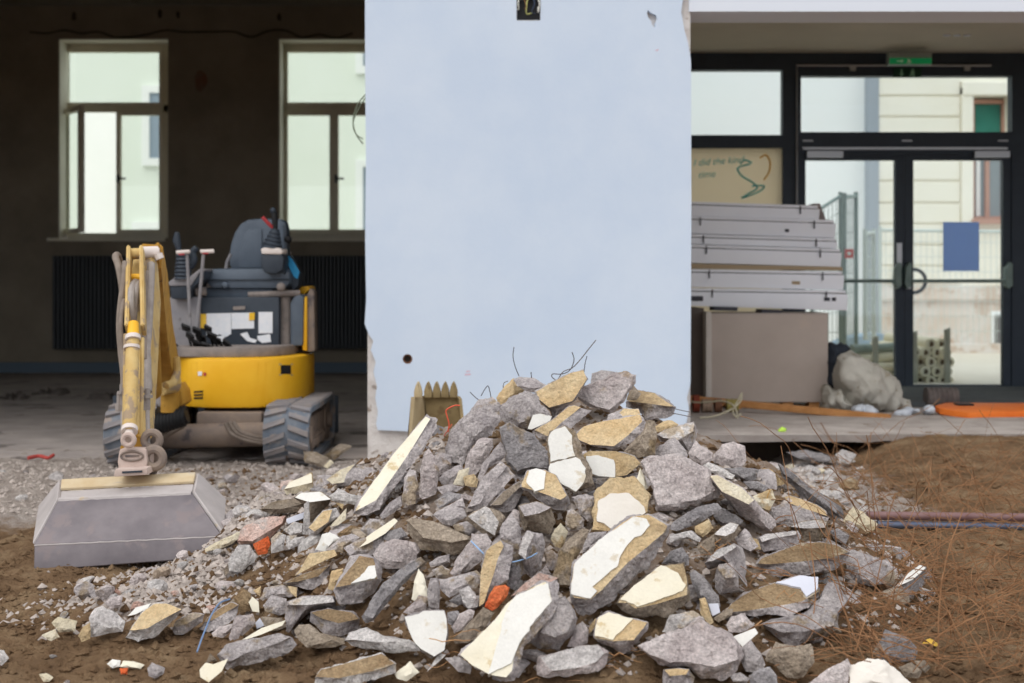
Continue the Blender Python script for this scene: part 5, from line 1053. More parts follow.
b = MB(); b.prism([(164,388),(176,384),(181,392),(183,404),(178,408),(164,406)], 8.5, .25, .01); b.tube([P(170,378,8.45), P(170,412,8.45)], .055, 16); xp(b, 'swing_bracket', 'ybr')
boom = xp(beam([P(168,380,8.5), P(160,340,8.0), P(155,290,7.25), P(151,256,6.72)], [.13,.12,.11,.10], [.16,.22,.2,.12]), 'boom', 'ybr')
sub(MB().tube([P(160,383,8.33), P(174,380,8.4)], .075, 18), 'boom_foot', 'ydus', boom)
sub(beam([P(170,362,8.15), P(163,305,7.35), P(157,250,6.63)], .022, [.09,.1,.08]), 'boom_side_plate', 'ybr', boom)
xp(MB().tube([P(153,392,8.1), P(150,330,7.5)], .05, 14), 'boom_cylinder', 'ybr')
arm = xp(beam([P(146,253,6.66), P(146,290,6.55), P(143,360,6.25), P(139,450,5.95)], [.085,.1,.1,.09], [.1,.2,.16,.12]), 'arm', 'ydus')
for x0, x1 in ((129.5,127.5), (142,143.5)): xp(beam([P(x0,250,6.50), P((x0+x1)/2,290,6.3), P(x1,331,6.08)], .017, .07), 'arm_yoke_plate', 'ydus')
b = MB(); b.tube([P(129,254,6.5), P(143,253.5,6.5)], .026, 14); sub_pin = xp(b, 'yoke_pin', 'ydus'); xp(MB().tube([P(142,252.5,6.55), P(157,252,6.6)], .028, 14), 'arm_pivot', 'pale'); xp(MB().tube([P(130,277,6.4), P(141,277,6.4)], .016, 10), 'yoke_bolt', 'yel')
xp(MB().tube([P(158,254,6.55), P(160,259,6.55)], .02), 'pivot_nut', 'pale')
cy = xp(MB().tube([P(133,337,6.0), P(131,390,5.85), P(129.5,431,5.76)], .0285, 18), 'bucket_cylinder', 'ydus')
[sub(MB().tube([P(*a), P(*q)], r, 18), 'cylinder_collar', 'pale', cy) for a, q, r in (((133,336,5.99),(133,340,5.98),.032), ((131.8,346,5.97),(131.7,349,5.965),.034), ((129.6,428,5.77),(129.4,432,5.755),.033))]
sub(MB().tube([P(133.5,323,6.04), P(133,337,6.0)], [.022,.026], 12), 'cylinder_eye', 'yel', cy); sub(MB().tube([P(129.3,431,5.76), P(128.7,441,5.72)], .019, 12), 'piston_rod', 'pale', cy)
sub(MB().torus(P(128.6,440,5.70), .022, .011), 'rod_eye', 'pink', cy)
for a, q in (((142.5,338),(141,445)), ((125.5,334),(124,444))): xp(MB().tube([P(a[0],a[1],6.0), P(q[0],q[1],5.82)], .0085, 8), 'hydraulic_pipe', 'ydus')
# hoses
for i, (c, r, m) in enumerate((
  ([(124,302,6.4),(121.5,282,6.4),(118.5,266,6.45),(115.5,257,6.5),(118,256,6.55),(122,270,6.6),(125,284,6.55)], .016, 'hosed'),
  ([(125.5,262,6.4),(124,282,6.35),(121,302,6.3),(119.5,325,6.25),(121,350,6.2),(123.5,372,6.1),(124,390,6.05)], .015, 'hosed'),
  ([(124,300,6.3),(121,322,6.2),(122,350,6.15),(125,375,6.05),(126,395,6.0)], .010, 'hosed'),
  ([(136,282,6.4),(131.5,288,6.3),(130,300,6.22),(131,312,6.2),(134,326,6.2)], .019, 'hose'),
  ([(139,283,6.4),(136,290,6.3),(134,304,6.25),(133,318,6.2)], .018, 'hose'),
  ([(151,264,6.5),(150,290,6.4),(148.5,320,6.3),(147,350,6.2),(147,378,6.1),(147.5,392,6.05)], .019, 'hose'),
  ([(146,272,6.45),(145,300,6.35),(144.5,330,6.25),(144.5,360,6.15)], .013, 'hosed'),
  ([(176,357,8.2),(177,372,8.2),(173,382,8.15),(166,386,8.1)], .022, 'ydus'))):
    xp(MB().tube(curve_pts([P(*q) for q in c]), r, 10), 'hydraulic_hose', m)
for x, y0, y1, d in ((122.5,384,411,5.95), (147.5,388,410,5.95)):
    b = MB(); b.tube([P(x,y0,d), P(x,y1,d)], .012, 10).tube([P(x,y0+7,d), P(x,y0+10,d)], .022, 8).tube([P(x-3,y0+8,d), P(x-3,y1-2,d)], .012, 8).tube([P(x-3,y1-7,d), P(x-3,y1,d)], .018, 6); b.tube([P(x,y1,d), P(x+.8,y1+34,d-.15)], .009, 8); xp(b, 'hose_fitting', 'hose')
# quick coupler
cp = xp(MB().prism([(119,449),(146,449),(147.5,462),(146,469),(118,470),(117,462)], 5.72, .16, .012), 'quick_coupler', 'pink')
q = [P(132+11*math.cos(a*.3142), 456+4.6*math.sin(a*.3142), 5.718) for a in range(21)]; sub(MB().tube(q, .005, 6), 'cast_oval', 'mud', cp)
for k in range(9): a = -2.7+k*.55; xx, yy = 132+7.5*math.cos(a), 456+2.6*math.sin(a)
sub(MB().prism([(125,455.3),(139,455),(139,456.6),(125,457)], 5.716, .01), 'cast_bar', 'mud', cp)
sub(MB().prism([(115,469),(147,468),(148,475),(113,477)], 5.66, .2, .008), 'coupler_hook', 'pink', cp); sub(MB().prism([(122,471.5),(142,470.5),(142,472.3),(122,473.3)], 5.655, .02), 'hook_slot', 'slated', cp)
b = MB(); b.torus(P(152,440,5.8), .032, .016, 'Y', 20, 8).torus(P(154,458,5.75), .036, .018, 'Y', 20, 8); b.prism([(148,443),(153,434),(157,440),(158,455),(158,466),(155,476),(149,476),(148,460)], 5.83, .03, .008); xp(b, 'bucket_link', 'mud')
xp(MB().prism([(123,436),(127,432),(131,432),(146,440),(147,450),(119,450)], 5.80, .12, .01), 'arm_end', 'ybr')
# grading bucket: an open steel shell, its back turned to the viewer
def bucket():
    pts = {'tl': (62,482,5.80), 'tr': (196,475,5.80), 'bl': (60,500.5,5.62), 'br': (192,494,5.62), 'wl': (35.5,545,5.43), 'wr': (222,536,5.43), 'll': (35,571,5.41), 'lr': (221,557,5.41), 'ml': (61,491,5.72), 'mr': (194,484,5.72), 'sl': (41,508,5.86), 'sr': (224,501,5.86), 'kl': (36,548,5.92), 'kr': (224,541,5.92)}
    p = {k: P(*v) for k, v in pts.items()}
    def shell(faces, name, m, part=None):
        b = MB(); bm = b.bm; vs = {}
        for f in faces:
            bm.faces.new([vs.setdefault(k, bm.verts.new(p[k]) if k not in vs else None) if k not in vs else vs[k] for k in f])
        bmesh.ops.recalc_face_normals(bm, faces=bm.faces[:])
        g = bmesh.ops.solidify(bm, geom=bm.faces[:], thickness=.014)
        bmesh.ops.bevel(bm, geom=[e_ for e_ in bm.edges], offset=.003, segments=1, affect='EDGES')
        return xp(b, name, m, part, 30)
    bk_ = shell([('bl','br','wr','wl'), ('wl','wr','lr','ll')], 'bucket_shell', 'bkt')
    shell([('tl','tr','mr','ml')], 'bucket_spine', 'bktan', bk_); shell([('ml','mr','br','bl')], 'bucket_spine', 'bktd', bk_)
    shell([('tr','sr','wr','br','mr')], 'bucket_side', 'bktd', bk_); shell([('tl','ml','bl','wl','sl')], 'bucket_side', 'bktd', bk_)
    shell([('sr','kr','lr','wr')], 'bucket_cheek', 'bkt', bk_); shell([('sl','wl','ll','kl')], 'bucket_cheek', 'bkt', bk_)
    a, c_ = p['wl'], p['wr']; sub(MB().tube([a.lerp(c_, t/20)-V((0,.012,0))+V((0,0,.001*math.sin(t*3))) for t in range(21)], .004, 6), 'weld_seam', 'bktd', bk_)
    a, c_ = p['bl'], p['br']; sub(MB().tube([a.lerp(c_, t/20)-V((0,.008,.004))+V((0,0,.006*noise.noise(V((t*.9,0,0))))) for t in range(21)], .017, 8), 'dust_ridge', 'bktd', bk_)
bucket()
# ------------------------------------------------------------------ loose things
# spare toothed bucket behind the heap
TB = mat('olive brown bucket steel', srgb(132,114,80), srgb(154,135,98), scale=8, rough=.8, col3=srgb(120,100,70), s3=9, t3=.58, bump=.1)
TBL = mat('pale bucket steel', srgb(190,172,138), srgb(176,156,120), scale=8, rough=.8)  # paler steel tone for the left side plate and its tooth
tb = empty('toothed_bucket', P(440,460,7.4), 'olive brown excavator bucket with five teeth upturned behind the heap', 'bucket')
def tp(mb, root, name, m, smooth=30):
    mb.bm.transform(Matrix.Translation(-root.location)); o = mb.build(name, m, None, smooth); o.parent = root; return o
tp(MB().prism([(423,396),(457,395),(461,425),(464,476),(430,476),(427,425)], 7.46, .025), tb, 'bucket_floor', TB)
b = MB(); b.solid([P(415,397,7.2), P(424,396,7.46), P(429,430,7.46), P(430,476,7.46), P(410,476,7.2), P(412,430,7.2)], V((-.02,.0,0))); tp(b, tb, 'bucket_side', TBL)
b = MB(); b.solid([P(457,396,7.46), P(459,399,7.36), P(462,430,7.3), P(464,476,7.3), P(463,476,7.46), P(460,425,7.46)], V((.015,0,0))); tp(b, tb, 'bucket_side', TB)
for x, d in ((418,7.22),(428,7.42),(436.5,7.43),(445,7.43),(453.5,7.43)):
    tp(MB().prism([(x-4,398),(x-4.2,392),(x-2.6,386),(x-.8,382),(x+.8,382),(x+2.6,386),(x+4,392),(x+4,398)], d, .05, .008), tb, 'tooth', TB if x > 420 else TBL)
# luminaire housings stacked on the cabinet
LW = mat('white enamel', srgb(240,242,249), srgb(244,246,252), scale=3, rough=.45); LG = mat('dark groove', srgb(70,70,78), rough=.8); LT = mat('tan cardboard', srgb(176,156,128), rough=.9); LE = mat('grey brown end cap', srgb(136,124,120), rough=.8)  # dark grey of the seams, clips, knockouts and packing strips
tiers = [((201.5,205.5),(216,219.5),820,'topmost, shortest white housing of the stack, grey-brown end cap'), ((216,220),(233.5,238),836,'second white housing from the top of the stack'), ((234,238.3),(244,248.5),838,'third, thinnest white housing from the top of the stack'),
  ((244.5,249),(263,267),842,'fourth white housing of the stack, tan strip under it'), ((269,271.5),(287,290),844.5,'fifth white housing, resting on the bottom one'), ((288,290.5),(306,310.5),848,'bottom white housing of the stack, lying on the cabinet')]
for i, ((ya, yb), (yc, yd), xr, lab) in enumerate(tiers):
    d = 10.80-.012*i; slope = lambda y0, y1, x: y0+(y1-y0)*(x-692)/(xr-692)
    t = empty('light_housing', P(760, yd, d), lab, 'light fitting', 'stacked white light housings')
    gp = 3.6
    tp(MB().prism([(630,slope(ya,yb,630)+gp),(xr,yb+gp),(xr-1,yd),(630,slope(yc,yd,630))], d, .30, .006), t, 'housing', LW)
    tp(MB().prism([(630,slope(ya,yb,630)),(xr-2,yb),(xr-2,yb+gp-.8),(630,slope(ya,yb,630)+gp-.8)], d-.01, .32, .004), t, 'lid', LW)
    tp(MB().prism([(630,slope(ya,yb,630)+gp-.8),(xr-2,yb+gp-.8),(xr-2,yb+gp),(630,slope(ya,yb,630)+gp)], d+.012, .27), t, 'seam', LG, 0)
    for x in ((697+i*3) if i else 900, xr-22+(i == 0)*2):
        if x < 850: tp(MB().prism([(x,slope(ya,yb,x)+1),(x+1,slope(ya,yb,x)+1),(x+1,slope(ya,yb,x)+9),(x,slope(ya,yb,x)+9)], d-.016, .02), t, 'clip', LG, 0)
    if i == 0: tp(MB().prism([(814,203.5),(820,203.5),(826,220),(816,220)], d+.02, .3), t, 'end_cap', LE)
    if i == 1: tp(MB().prism([(785,229),(789,229),(789,232),(785,232)], d-.004, .01), t, 'knockout', LG, 0)
    if i == 3: tp(MB().prism([(630,262.5),(842,267),(843,270.5),(630,267.5)], d-.004, .3), t, 'cardboard_strip', LT, 0)
    if i == 4: tp(MB().prism([(792,281),(800,281.3),(800,284.5),(792,284.2)], d-.004, .01), t, 'knockout', LT, 0)
    if i == 5:
        for xa in (691,697,824,832): tp(MB().prism([(xa,296+(xa>800)*1.5),(xa+6-(xa==832)*2,296+(xa>800)*1.5),(xa+6-(xa==832)*2,301),(xa,301)], d-.004, .01), t, 'knockout', LG, 0)
# cabinet under the stack
CB = mat('taupe laminate', srgb(176,162,152), srgb(186,172,162), scale=2, rough=.6, col3=srgb(184,168,156), s3=3, t3=.62); CE = mat('pale panel edge', srgb(196,188,180), rough=.7)
cb = empty('cabinet', P(768,404,10.9), 'taupe laminate cabinet lying under the stack of white housings', 'cabinet')
tp(MB().prism([(711,314),(828,315),(828,402),(711,402)], 10.60, .03, .003), cb, 'door', CB)
tp(MB().prism([(706,312),(711.5,312),(711.5,404),(706,404)], 10.58, .65, .003), cb, 'side_panel', CE); tp(MB().box(P(712,400,10.66), P(828,313,10.66)+V((0,.5,0))), cb, 'carcass', CB)
for x in (735, 786, 812): tp(MB().box(((x-5-512)*10.7/F, 10.62, .16), ((x+5-512)*10.7/F, 10.75, .215)), cb, 'foot', M['wood'])
dk = MB().prism([(640,308),(704,308),(704,400),(640,401)], 10.75, .5, .006).build('drawer_unit', mat('dark brown panel', srgb(88,78,72), srgb(96,86,80), rough=.7)); tag(dk, 'dark brown cupboard half hidden behind the pillar\'s right edge', 'cupboard')
for i, (pts, d) in enumerate((([(714,307),(738,307.5),(737,311),(714,310.6)],10.7), ([(762,309.5),(783,310.3),(781,313.6),(761,312.8)],10.7))):
    o = MB().prism(pts, d, .25).build('batten', LG if i == 0 else LG); tag(o, ['left dark packing strip under the stack of white housings', 'right dark packing strip under the stack of white housings'][i], 'strip')
# plank, cable and scraps on the floor edge
a, b_ = P(684,398.5,10.45), P(891,418,9.93)
q = beam([a, b_], .05, .045); tag(q.build('timber_plank', M['wood']), 'long orange-brown timber lying slantwise in front of the taupe cabinet', 'plank')
for i, (c, lab) in enumerate((([(692,402,10.2),(705,402.5,10.1),(722,401,10),(734,406,9.9),(738,419,9.9)], 'cream cable arching from the pillar over the junk under the timber'), ([(742,393,10.1),(737,402,10),(733,411,9.9),(736,417,9.85),(741,414,9.9)], 'cream cable end looping upright beside the timber'), ([(700,418,9.8),(715,416,9.85),(730,410,9.9),(740,402,10),(742,395,10.1)], 'cream cable lying along the floor left of the timber'))):
    tag(MB().tube(curve_pts([P(*p) for p in c]), .0065, 8).build('cable', mat('cream cable %d' % i, srgb(190,182,158))), lab, 'cable')
for i, (x, y, w, col, lab) in enumerate(((696,414,5,(130,62,44),'rust-red tin at the pillar\'s foot on the floor edge'), (707,408,9,(150,128,110),'ribbed grey roll end under the timber'), (718,410,6,(120,84,64),'brown roll end under the timber'), (732,411,11,(150,138,80),'olive roll end under the timber'))):
    d = 10.3; y = HZ+(1.1-.16-(.045 if i else .06)-.008)*F/d; q = MB().tube([P(x-w*.5,y,d), P(x+w*.5,y,d)], .045 if i else .06, 14); q.torus(P(x,y,d), .046 if i else .06, .006, 'X', 16, 6)
    for k in (-.45, .45): q.torus(P(x+w*k,y,d), .044 if i else .058, .007, 'X', 16, 6)
    o = q.build('tube_roll' if i else 'rusty_tin', mat('junk %d' % i, srgb(*col))); o.location.z += .0; tag(o, lab, 'roll' if i else 'tin')
TARP = mat('pale grey sacking', srgb(172,168,158), srgb(190,186,176), scale=7, rough=.9, bump=.3, bscale=12, col3=srgb(150,142,126), s3=9, t3=.6); BLK = mat('dark blue black bag', srgb(34,38,46), srgb(46,52,62), rough=.7)
WS = mat('crumpled white paper', srgb(206,212,220), srgb(190,196,206), scale=9, rough=.8)
def sack(name, label, cat, outline, d, thick, m, seed, amp=.03):
    """a crumpled, folded sack: rounded body over the outline with creases"""
    c, A = cen(outline); bm = bmesh.new(); N_, K = 40, 10; rows = []
    for k in range(K+1):
        t = k/K*math.pi/2*1.0; rr_ = math.sin(t); hh = math.cos(t); row = []
        for i in range(N_):
            a = 2*math.pi*i/N_; q = cast(outline, c, a)*rr_; p = P(c[0]+math.cos(a)*q, c[1]+math.sin(a)*q, d-thick*hh)
            row.append(bm.verts.new(p))
        rows.append(row)
    back = [bm.verts.new(v.co+V((0, thick*.8, 0))) for v in rows[-1]]; rows.append(back)
    for r0, r1 in zip(rows, rows[1:]):
        for i in range(N_): j = (i+1) % N_; bm.faces.new((r0[i], r0[j], r1[j], r1[i]))
    bm.faces.new(back[::-1]); bmesh.ops.remove_doubles(bm, verts=bm.verts[:], dist=.0005)
    bmesh.ops.subdivide_edges(bm, edges=bm.edges[:], cuts=1, use_grid_fill=True); bmesh.ops.recalc_face_normals(bm, faces=bm.faces[:]); bm.normal_update()
    for v in bm.verts:
        w_ = noise.noise(v.co*3+V((0,0,seed)))*.25; f = 1-abs(noise.noise(V((v.co.x*9+v.co.z*5+w_*9, v.co.y*4, v.co.z*4-v.co.x*3))+V((seed,0,0))))*3.4; f2 = 1-abs(noise.noise(V((v.co.x*19, v.co.y*12, v.co.z*15))+V((0,seed,0))))*2.6
        v.co += v.normal*(f*amp+f2*amp*.4)
    ctr = P(c[0], c[1], d); bm.transform(Matrix.Translation(-ctr)); me = bpy.data.meshes.new(name); bm.to_mesh(me); bm.free()
    for p in me.polygons: p.use_smooth = True
    o = link(name, me, m); o.location = ctr; return tag(o, label, cat)
sack('rubbish_bag', 'dark blue-black bag squeezed between the cabinet and the pale sack', 'bag', [(829,347),(845,347),(849,356),(843,384),(836,398),(828,398)], 10.7, .12, BLK, 2)
sack('sack', 'big pale grey crumpled sack slumped before the left door', 'sack', [(840,362),(848,354),(858,357),(872,366),(884,374),(895,385),(902,396),(909,408),(897,412),(880,410),(860,408),(846,402),(840,384)], 10.45, .22, TARP, 3, .035)
sack('sack', 'smaller pale sack flattened against the cabinet\'s right side', 'sack', [(828,388),(838,392),(848,403),(850,411),(836,411),(826,408)], 10.4, .12, TARP, 5)
for i, (x, y, lab) in enumerate(((861,410,'left crumple of white paper before the pale sack'), (872,412,'larger crumple of white paper before the pale sack'), (906,413,'crumple of white paper right of the pale sack'), (918,410,'small crumple of white paper toward the dark roll'), (930,410,'last small crumple of white paper beside the dark roll'))):
    w = (6,9,11,5,4)[i]; sack('paper_crumple', lab, 'paper', [(x+w*math.cos(k*.63)*(.8+.3*((k*7+i) % 3)/2), y+w*.5*math.sin(k*.63)) for k in range(10)], 10.15, .06, WS, 20+i, .02)
# dark mat, ribbed roll, orange board
DM = mat('dark grey felt', srgb(72,76,78), srgb(86,90,92), rough=.95); DR = mat('brown grey ribbed roll', srgb(92,84,82), srgb(112,104,100), scale=12, rough=.95)
tag(MB().box(((906-512)*10.8/F, 10.75, .16), (4.6, 12.4, .2), None, .01).build('door_mat_stack', DM), 'dark grey felt mat lying before the double doors', 'mat')
q = MB(); q.tube([P(926,398,10.75), P(956,398,10.75)], .075, 18)
for k in range(7): q.torus(P(927+k*4.7,398,10.75), .074, .011, 'X', 18, 6)
tag(q.build('felt_roll', DR), 'ribbed brown-grey roll left of the orange board', 'roll')
OR = mat('orange plastic', srgb(226,110,36), srgb(236,128,52), scale=6, rough=.6, col3=srgb(206,150,110), s3=8, t3=.66)
ob = MB().solid([P(935,405.5,10.2), P(945,402.5,10.6), P(1060,403,10.6), P(1060,411.5,10.0), P(985,411.5,9.95), P(968,413,9.9), P(940,408,10.1)], V((0,0,-.045)), .006).build('orange_board', OR); tag(ob, 'flat orange plastic board lying on the floor near the right edge', 'board')
MB().prism([(958,404),(974,404),(974,405.6),(958,405.6)], 10.3, .1).build('hand_slot', M['black'], ob)
tag(sack('plastic_scrap', 'bright green scrap on the floor edge behind the heap', 'scrap', [(778,431),(782,427.5),(786,429),(785,432),(779,432)], 9.0, .02, mat('lime', srgb(190,230,90), rough=.6), 31, .004))
tag(MB().tube(curve_pts([P(821,423,9.0), P(828,435,8.8), P(834,443,8.7)]), .004, 6).build('twig', mat('twig', srgb(120,90,70))), 'thin twig leaning against the broken floor edge', 'twig')
# pipes in the soil
PM1 = mat('red grey steel pipe', srgb(122,92,92), srgb(140,112,110), scale=8, rough=.5, metal=.3, col3=srgb(110,150,160), s3=9, t3=.64); PM2 = mat('blue grey steel pipe', srgb(92,104,128), srgb(112,120,140), scale=8, rough=.4, metal=.4)
for y0, y1, m, r, lab in ((515.5,518.5,PM1,.019,'upper reddish steel pipe lying in the dry roots at the right edge'), (524.5,527.5,PM2,.017,'lower blue-grey steel pipe lying in the dry roots at the right edge')):
    o = MB().tube([P(868 if m is PM1 else 878,y0,6.25), P(1090,y1,6.35)], r, 14).build('steel_pipe', m); tag(o, lab, 'pipe')
    MB().torus(P(868 if m is PM1 else 878,y0,6.25), r, .004, 'X', 14, 6).build('pipe_rim', m, o)
# dry roots
def roots():
    r = random.Random(21); b = MB()
    for i in range(760):
        while True:
            px, py = r.uniform(770, 1060), r.uniform(452, 690)
            if r.random() < (.35 if px < 850 else 1)*(1 if py > 480 else .45) and not (px < 850 and py < 560 and r.random() < .8): break
        d = hit(px, py); p = CAM+ray(px, py)*d; p.z = max(p.z, 0)+r.uniform(.0,.07)*(1 if px > 850 else 1.5); a = r.uniform(0, 6.28); el = r.uniform(-.1,1.1); L_ = r.uniform(.15,.55); n = 9; pts = []; da = r.uniform(-.16,.16)
        for k in range(n):
            pts.append(p.copy()); a += da+r.uniform(-.14,.14); el += r.uniform(-.3,.18)
            p = p+V((math.cos(a)*math.cos(el), .8*math.sin(a)*math.cos(el), math.sin(el)))*L_/n
            g = base(p.x, p.y)+.01
            if p.z < g: p.z = g; el = abs(el)*.5
        b.tube(pts, r.uniform(.0007,.0017), 5, False)
    o = b.build('dry_roots', mat('dry root', srgb(122,86,58), srgb(160,120,86), scale=9, rough=.9)); tag(o, 'tangle of thin dry brown roots over the soil and the heap\'s right flank', 'roots', kind='stuff')
    b = MB()
    for cx, cy, d0, n in ((720,560,4.45,16),(735,625,4.25,14),(765,640,4.1,22),(800,610,4.2,10),(600,668,3.95,26),(560,672,3.9,18),(470,655,3.95,10),(690,545,4.6,10)):
        for k in range(n):
            x, y = cx+r.uniform(-22,22), cy+r.uniform(-22,10); p = P(x, y, d0+r.uniform(-.06,.06)); pts = []; a = r.uniform(-.9,.9)+(3.14 if r.random() < .5 else 0)
            for q in range(7): pts.append(p.copy()); p = p+V((math.cos(a)*.02, r.uniform(-.012,.006), -.014-.006*q if cy < 650 else r.uniform(-.012,.012)))
            b.tube(pts, r.uniform(.0008,.0016), 5, False)
    o = b.build('dry_straw', mat('dry straw', srgb(178,132,90), srgb(196,154,112), scale=9, rough=.9)); tag(o, 'wisps of dry straw caught between the front slabs of the heap', 'straw', kind='stuff')
roots()
# leaf
def leaf(px, py, d, s, m, label, rot):
    bm = bmesh.new(); n = 8; c = P(px, py, d); rows = []
    for i in range(n+1):
        t = i/n; w = s*.32*math.sin(math.pi*t)**.8; x = (t-.5)*s*1.5
        rows.append([bm.verts.new((x, -w, .012*math.sin(t*5))), bm.verts.new((x, 0, .02*s+.012*math.sin(t*5))), bm.verts.new((x, w, .012*math.sin(t*5)))])
    for a, b in zip(rows, rows[1:]):
        for k in range(2): bm.faces.new((a[k], b[k], b[k+1], a[k+1]))
    bmesh.ops.solidify(bm, geom=bm.faces[:], thickness=.001); bmesh.ops.remove_doubles(bm, verts=bm.verts[:], dist=.0003)
    me = bpy.data.meshes.new('leaf'); bm.to_mesh(me); bm.free(); o = link('leaf', me, m); o.location = c; o.rotation_euler = (.45, .05, rot)
    tag(o, label, 'leaf')
leaf(934, 645, hit(934,648)-.03, .052, mat('yellow leaf', srgb(216,170,60), srgb(226,184,80), rough=.7), 'yellow fallen leaf on the dark soil at the lower right', .1)
# wires
def wire(c, r, col, name, label, cat):
    tag(MB().tube(curve_pts([P(*p) for p in c]), r, 6).build(name, mat(name+label[:12], srgb(*col), rough=.6)), label, cat)
D0 = 5.75
wire([(514,347,D0),(513,356,D0),(515,366,D0),(519,376,D0)], .0019, (70,70,80), 'rebar_wire', 'dark wire standing up over the crest\'s left yellow block', 'wire')
wire([(531,372,D0),(531.5,378,D0)], .0019, (60,60,70), 'rebar_wire', 'very short wire stub on the flat grey crest stone', 'wire')
wire([(572,352,D0),(574,360,D0),(570,370,D0),(562,374,D0),(553,374,D0),(552,377,D0),(557,381,D0)], .002, (80,76,80), 'rebar_wire', 'long curled wire above the large yellow crest slab', 'wire')
wire([(596,340,D0),(588,350,D0),(580,360,D0),(572,368,D0),(563,372,D0),(556,382,D0),(549,385,D0)], .002, (90,80,76), 'rebar_wire', 'longest wire sweeping up right above the yellow crest slab', 'wire')
wire([(587,356,D0),(585,364,D0),(584,372,D0)], .0019, (80,80,90), 'rebar_wire', 'thin straight wire at the upper tip of the yellow crest slab', 'wire')
wire([(503,388,D0),(504,383,D0),(508,381,D0)], .0018, (90,90,96), 'rebar_wire', 'tiny bent wire left of the flat grey crest stone', 'wire')
wire([(481,396,5.5),(485,389,5.5),(488,386,5.5),(490,392,5.5),(491,398,5.5)], .0019, (90,90,100), 'rebar_wire', 'bent wire on top of the big rough slab at the crest', 'wire')
wire([(470,392,5.5),(475,397,5.5),(479,400,5.5)], .0019, (90,90,100), 'rebar_wire', 'short wire at the left top of the big rough slab', 'wire')
wire([(672,408,5.7),(680,410,5.7),(690,412,5.7)], .0019, (110,108,112), 'rebar_wire', 'upper of two wires poking right from the jutting crest slab', 'wire')
wire([(672,413,5.7),(682,415,5.7),(692,417,5.7)], .0019, (110,108,112), 'rebar_wire', 'lower of two wires poking right from the jutting crest slab', 'wire')
wire([(448,432,5.15),(449,424,5.15),(447,416,5.15),(446,411,5.15),(449,408,5.15),(455,405.5,5.15),(460,405.5,5.15)], .0028, (214,92,66), 'red_wire', 'red bent wire standing before the toothed bucket', 'wire')
wire([(452,424,5.15),(448,430,5.15),(444,436,5.15)], .0019, (214,100,76), 'red_wire', 'short red wire crossing the foot of the bent red wire', 'wire')
wire([(471,541,4.22),(479,549,4.2),(486,556,4.19),(492,560,4.16),(502,561,4.15),(512,562,4.15),(521,560,4.15),(530,557,4.16),(537,553,4.18)], .002, (150,186,226), 'blue_string', 'light blue string tied across the upright slabs mid-heap', 'string')
wire([(197,652,3.98),(202,638,4.03),(206,628,4.08),(212,614,4.12),(220,603,4.2),(230,599,4.25)], .0026, (112,136,170), 'blue_strap', 'blue strap running down between two slabs at the left foot', 'strap')
wire([(747,502,4.9),(756,496,4.9),(765,492,4.9)], .0016, (110,80,60), 'twig', 'short dark twig on the cream slanting beam', 'twig')
wire([(748,500,4.85),(766,499.5,4.85),(784,499.5,4.85)], .0018, (150,120,90), 'twig', 'straight thin twig lying level across the cream plate', 'twig')
wire([(762,508,4.85),(766,500,4.85),(770,490,4.85)], .002, (190,150,90), 'twig', 'pale twig crossing the level twig on the cream plate', 'twig')
for i, (x, y, w, lab) in enumerate(((43,457,15,'red scrap strip lying on the dusty floor inside at the left'), )):
    tag(MB().tube(curve_pts([P(x-w,y+1,8.75), P(x-4,y-1,8.8), P(x+5,y+1,8.75), P(x+w*.7,y-2,8.8)]), .012, 6).build('red_scrap', mat('red scrap', srgb(170,70,64))), lab, 'scrap')
# junk on the dark floor inside
for i, (pts, d, lab) in enumerate((([(28,398),(60,394),(62,400),(30,405)],14,'dark heap of debris on the floor far inside on the left'), ([(88,400),(140,398),(141,404),(90,408)],13.5,'dark flat debris on the floor behind the excavator arm'), ([(0,402),(22,398),(24,405),(0,409)],13.5,'dark debris at the left picture edge inside'))):
    sack('debris_pile', lab, 'debris', pts, d, .2, mat('dark debris %d' % i, srgb(96,88,84), srgb(120,112,106), rough=.95), 40+i, .06)

# ------------------------------------------------------------------ outside, behind the building
struct(MB().box((1.05, 13.2, -.1), (12, 21, .12)).build('ground_yard', mat('pale paving', srgb(222,214,200), srgb(230,222,210), rough=.95)))
struct(MB().box((-14, 17.85, -.6), (2, 40, -.2)).build('ground_alley', mat('alley paving', srgb(200,198,190), rough=.95)))
YW = 20.0
ax = lambda x, d=YW: (x-512)*d/F
az_ = lambda y, d=YW: 1.1+(HZ-y)*d/F
fw = struct(MB().box((1.6, YW+.2, 0), (ax(868), YW+1.5, 5.6)).build('wall_facade_white', M['fac_white']))
b = MB(); b.box((ax(868), YW-.03, 0), (ax(878.5), YW+.5, 5.6)); b.build('downpipe_recess', mat('blue grey render', srgb(160,168,178)), fw)
fb = MB(); ys_ = [-40, 54, 75, 96, 117, 138, 160, 181, 203, 224, 245, 266, 285]
for y0, y1 in zip(ys_, ys_[1:]):
    for xa, xb in ((878, 960),): fb.box((ax(xa), YW, az_(y1)+.018), (ax(xb), YW+.6, az_(y0)-.018), None, .012)
    fb.box((ax(1010), YW, az_(y1)+.018), (ax(1200), YW+.6, az_(y0)-.018), None, .012)
fb.box((ax(878), YW+.03, az_(285)), (ax(962), YW+.7, az_(-40))); fb.box((ax(960), YW, az_(82)), (ax(1012), YW+.6, az_(-40))); fb.box((ax(960), YW, az_(285)), (ax(1012), YW+.6, az_(224)))
fo = struct(fb.build('wall_facade_beige', M['fac_beige'], smooth=0))
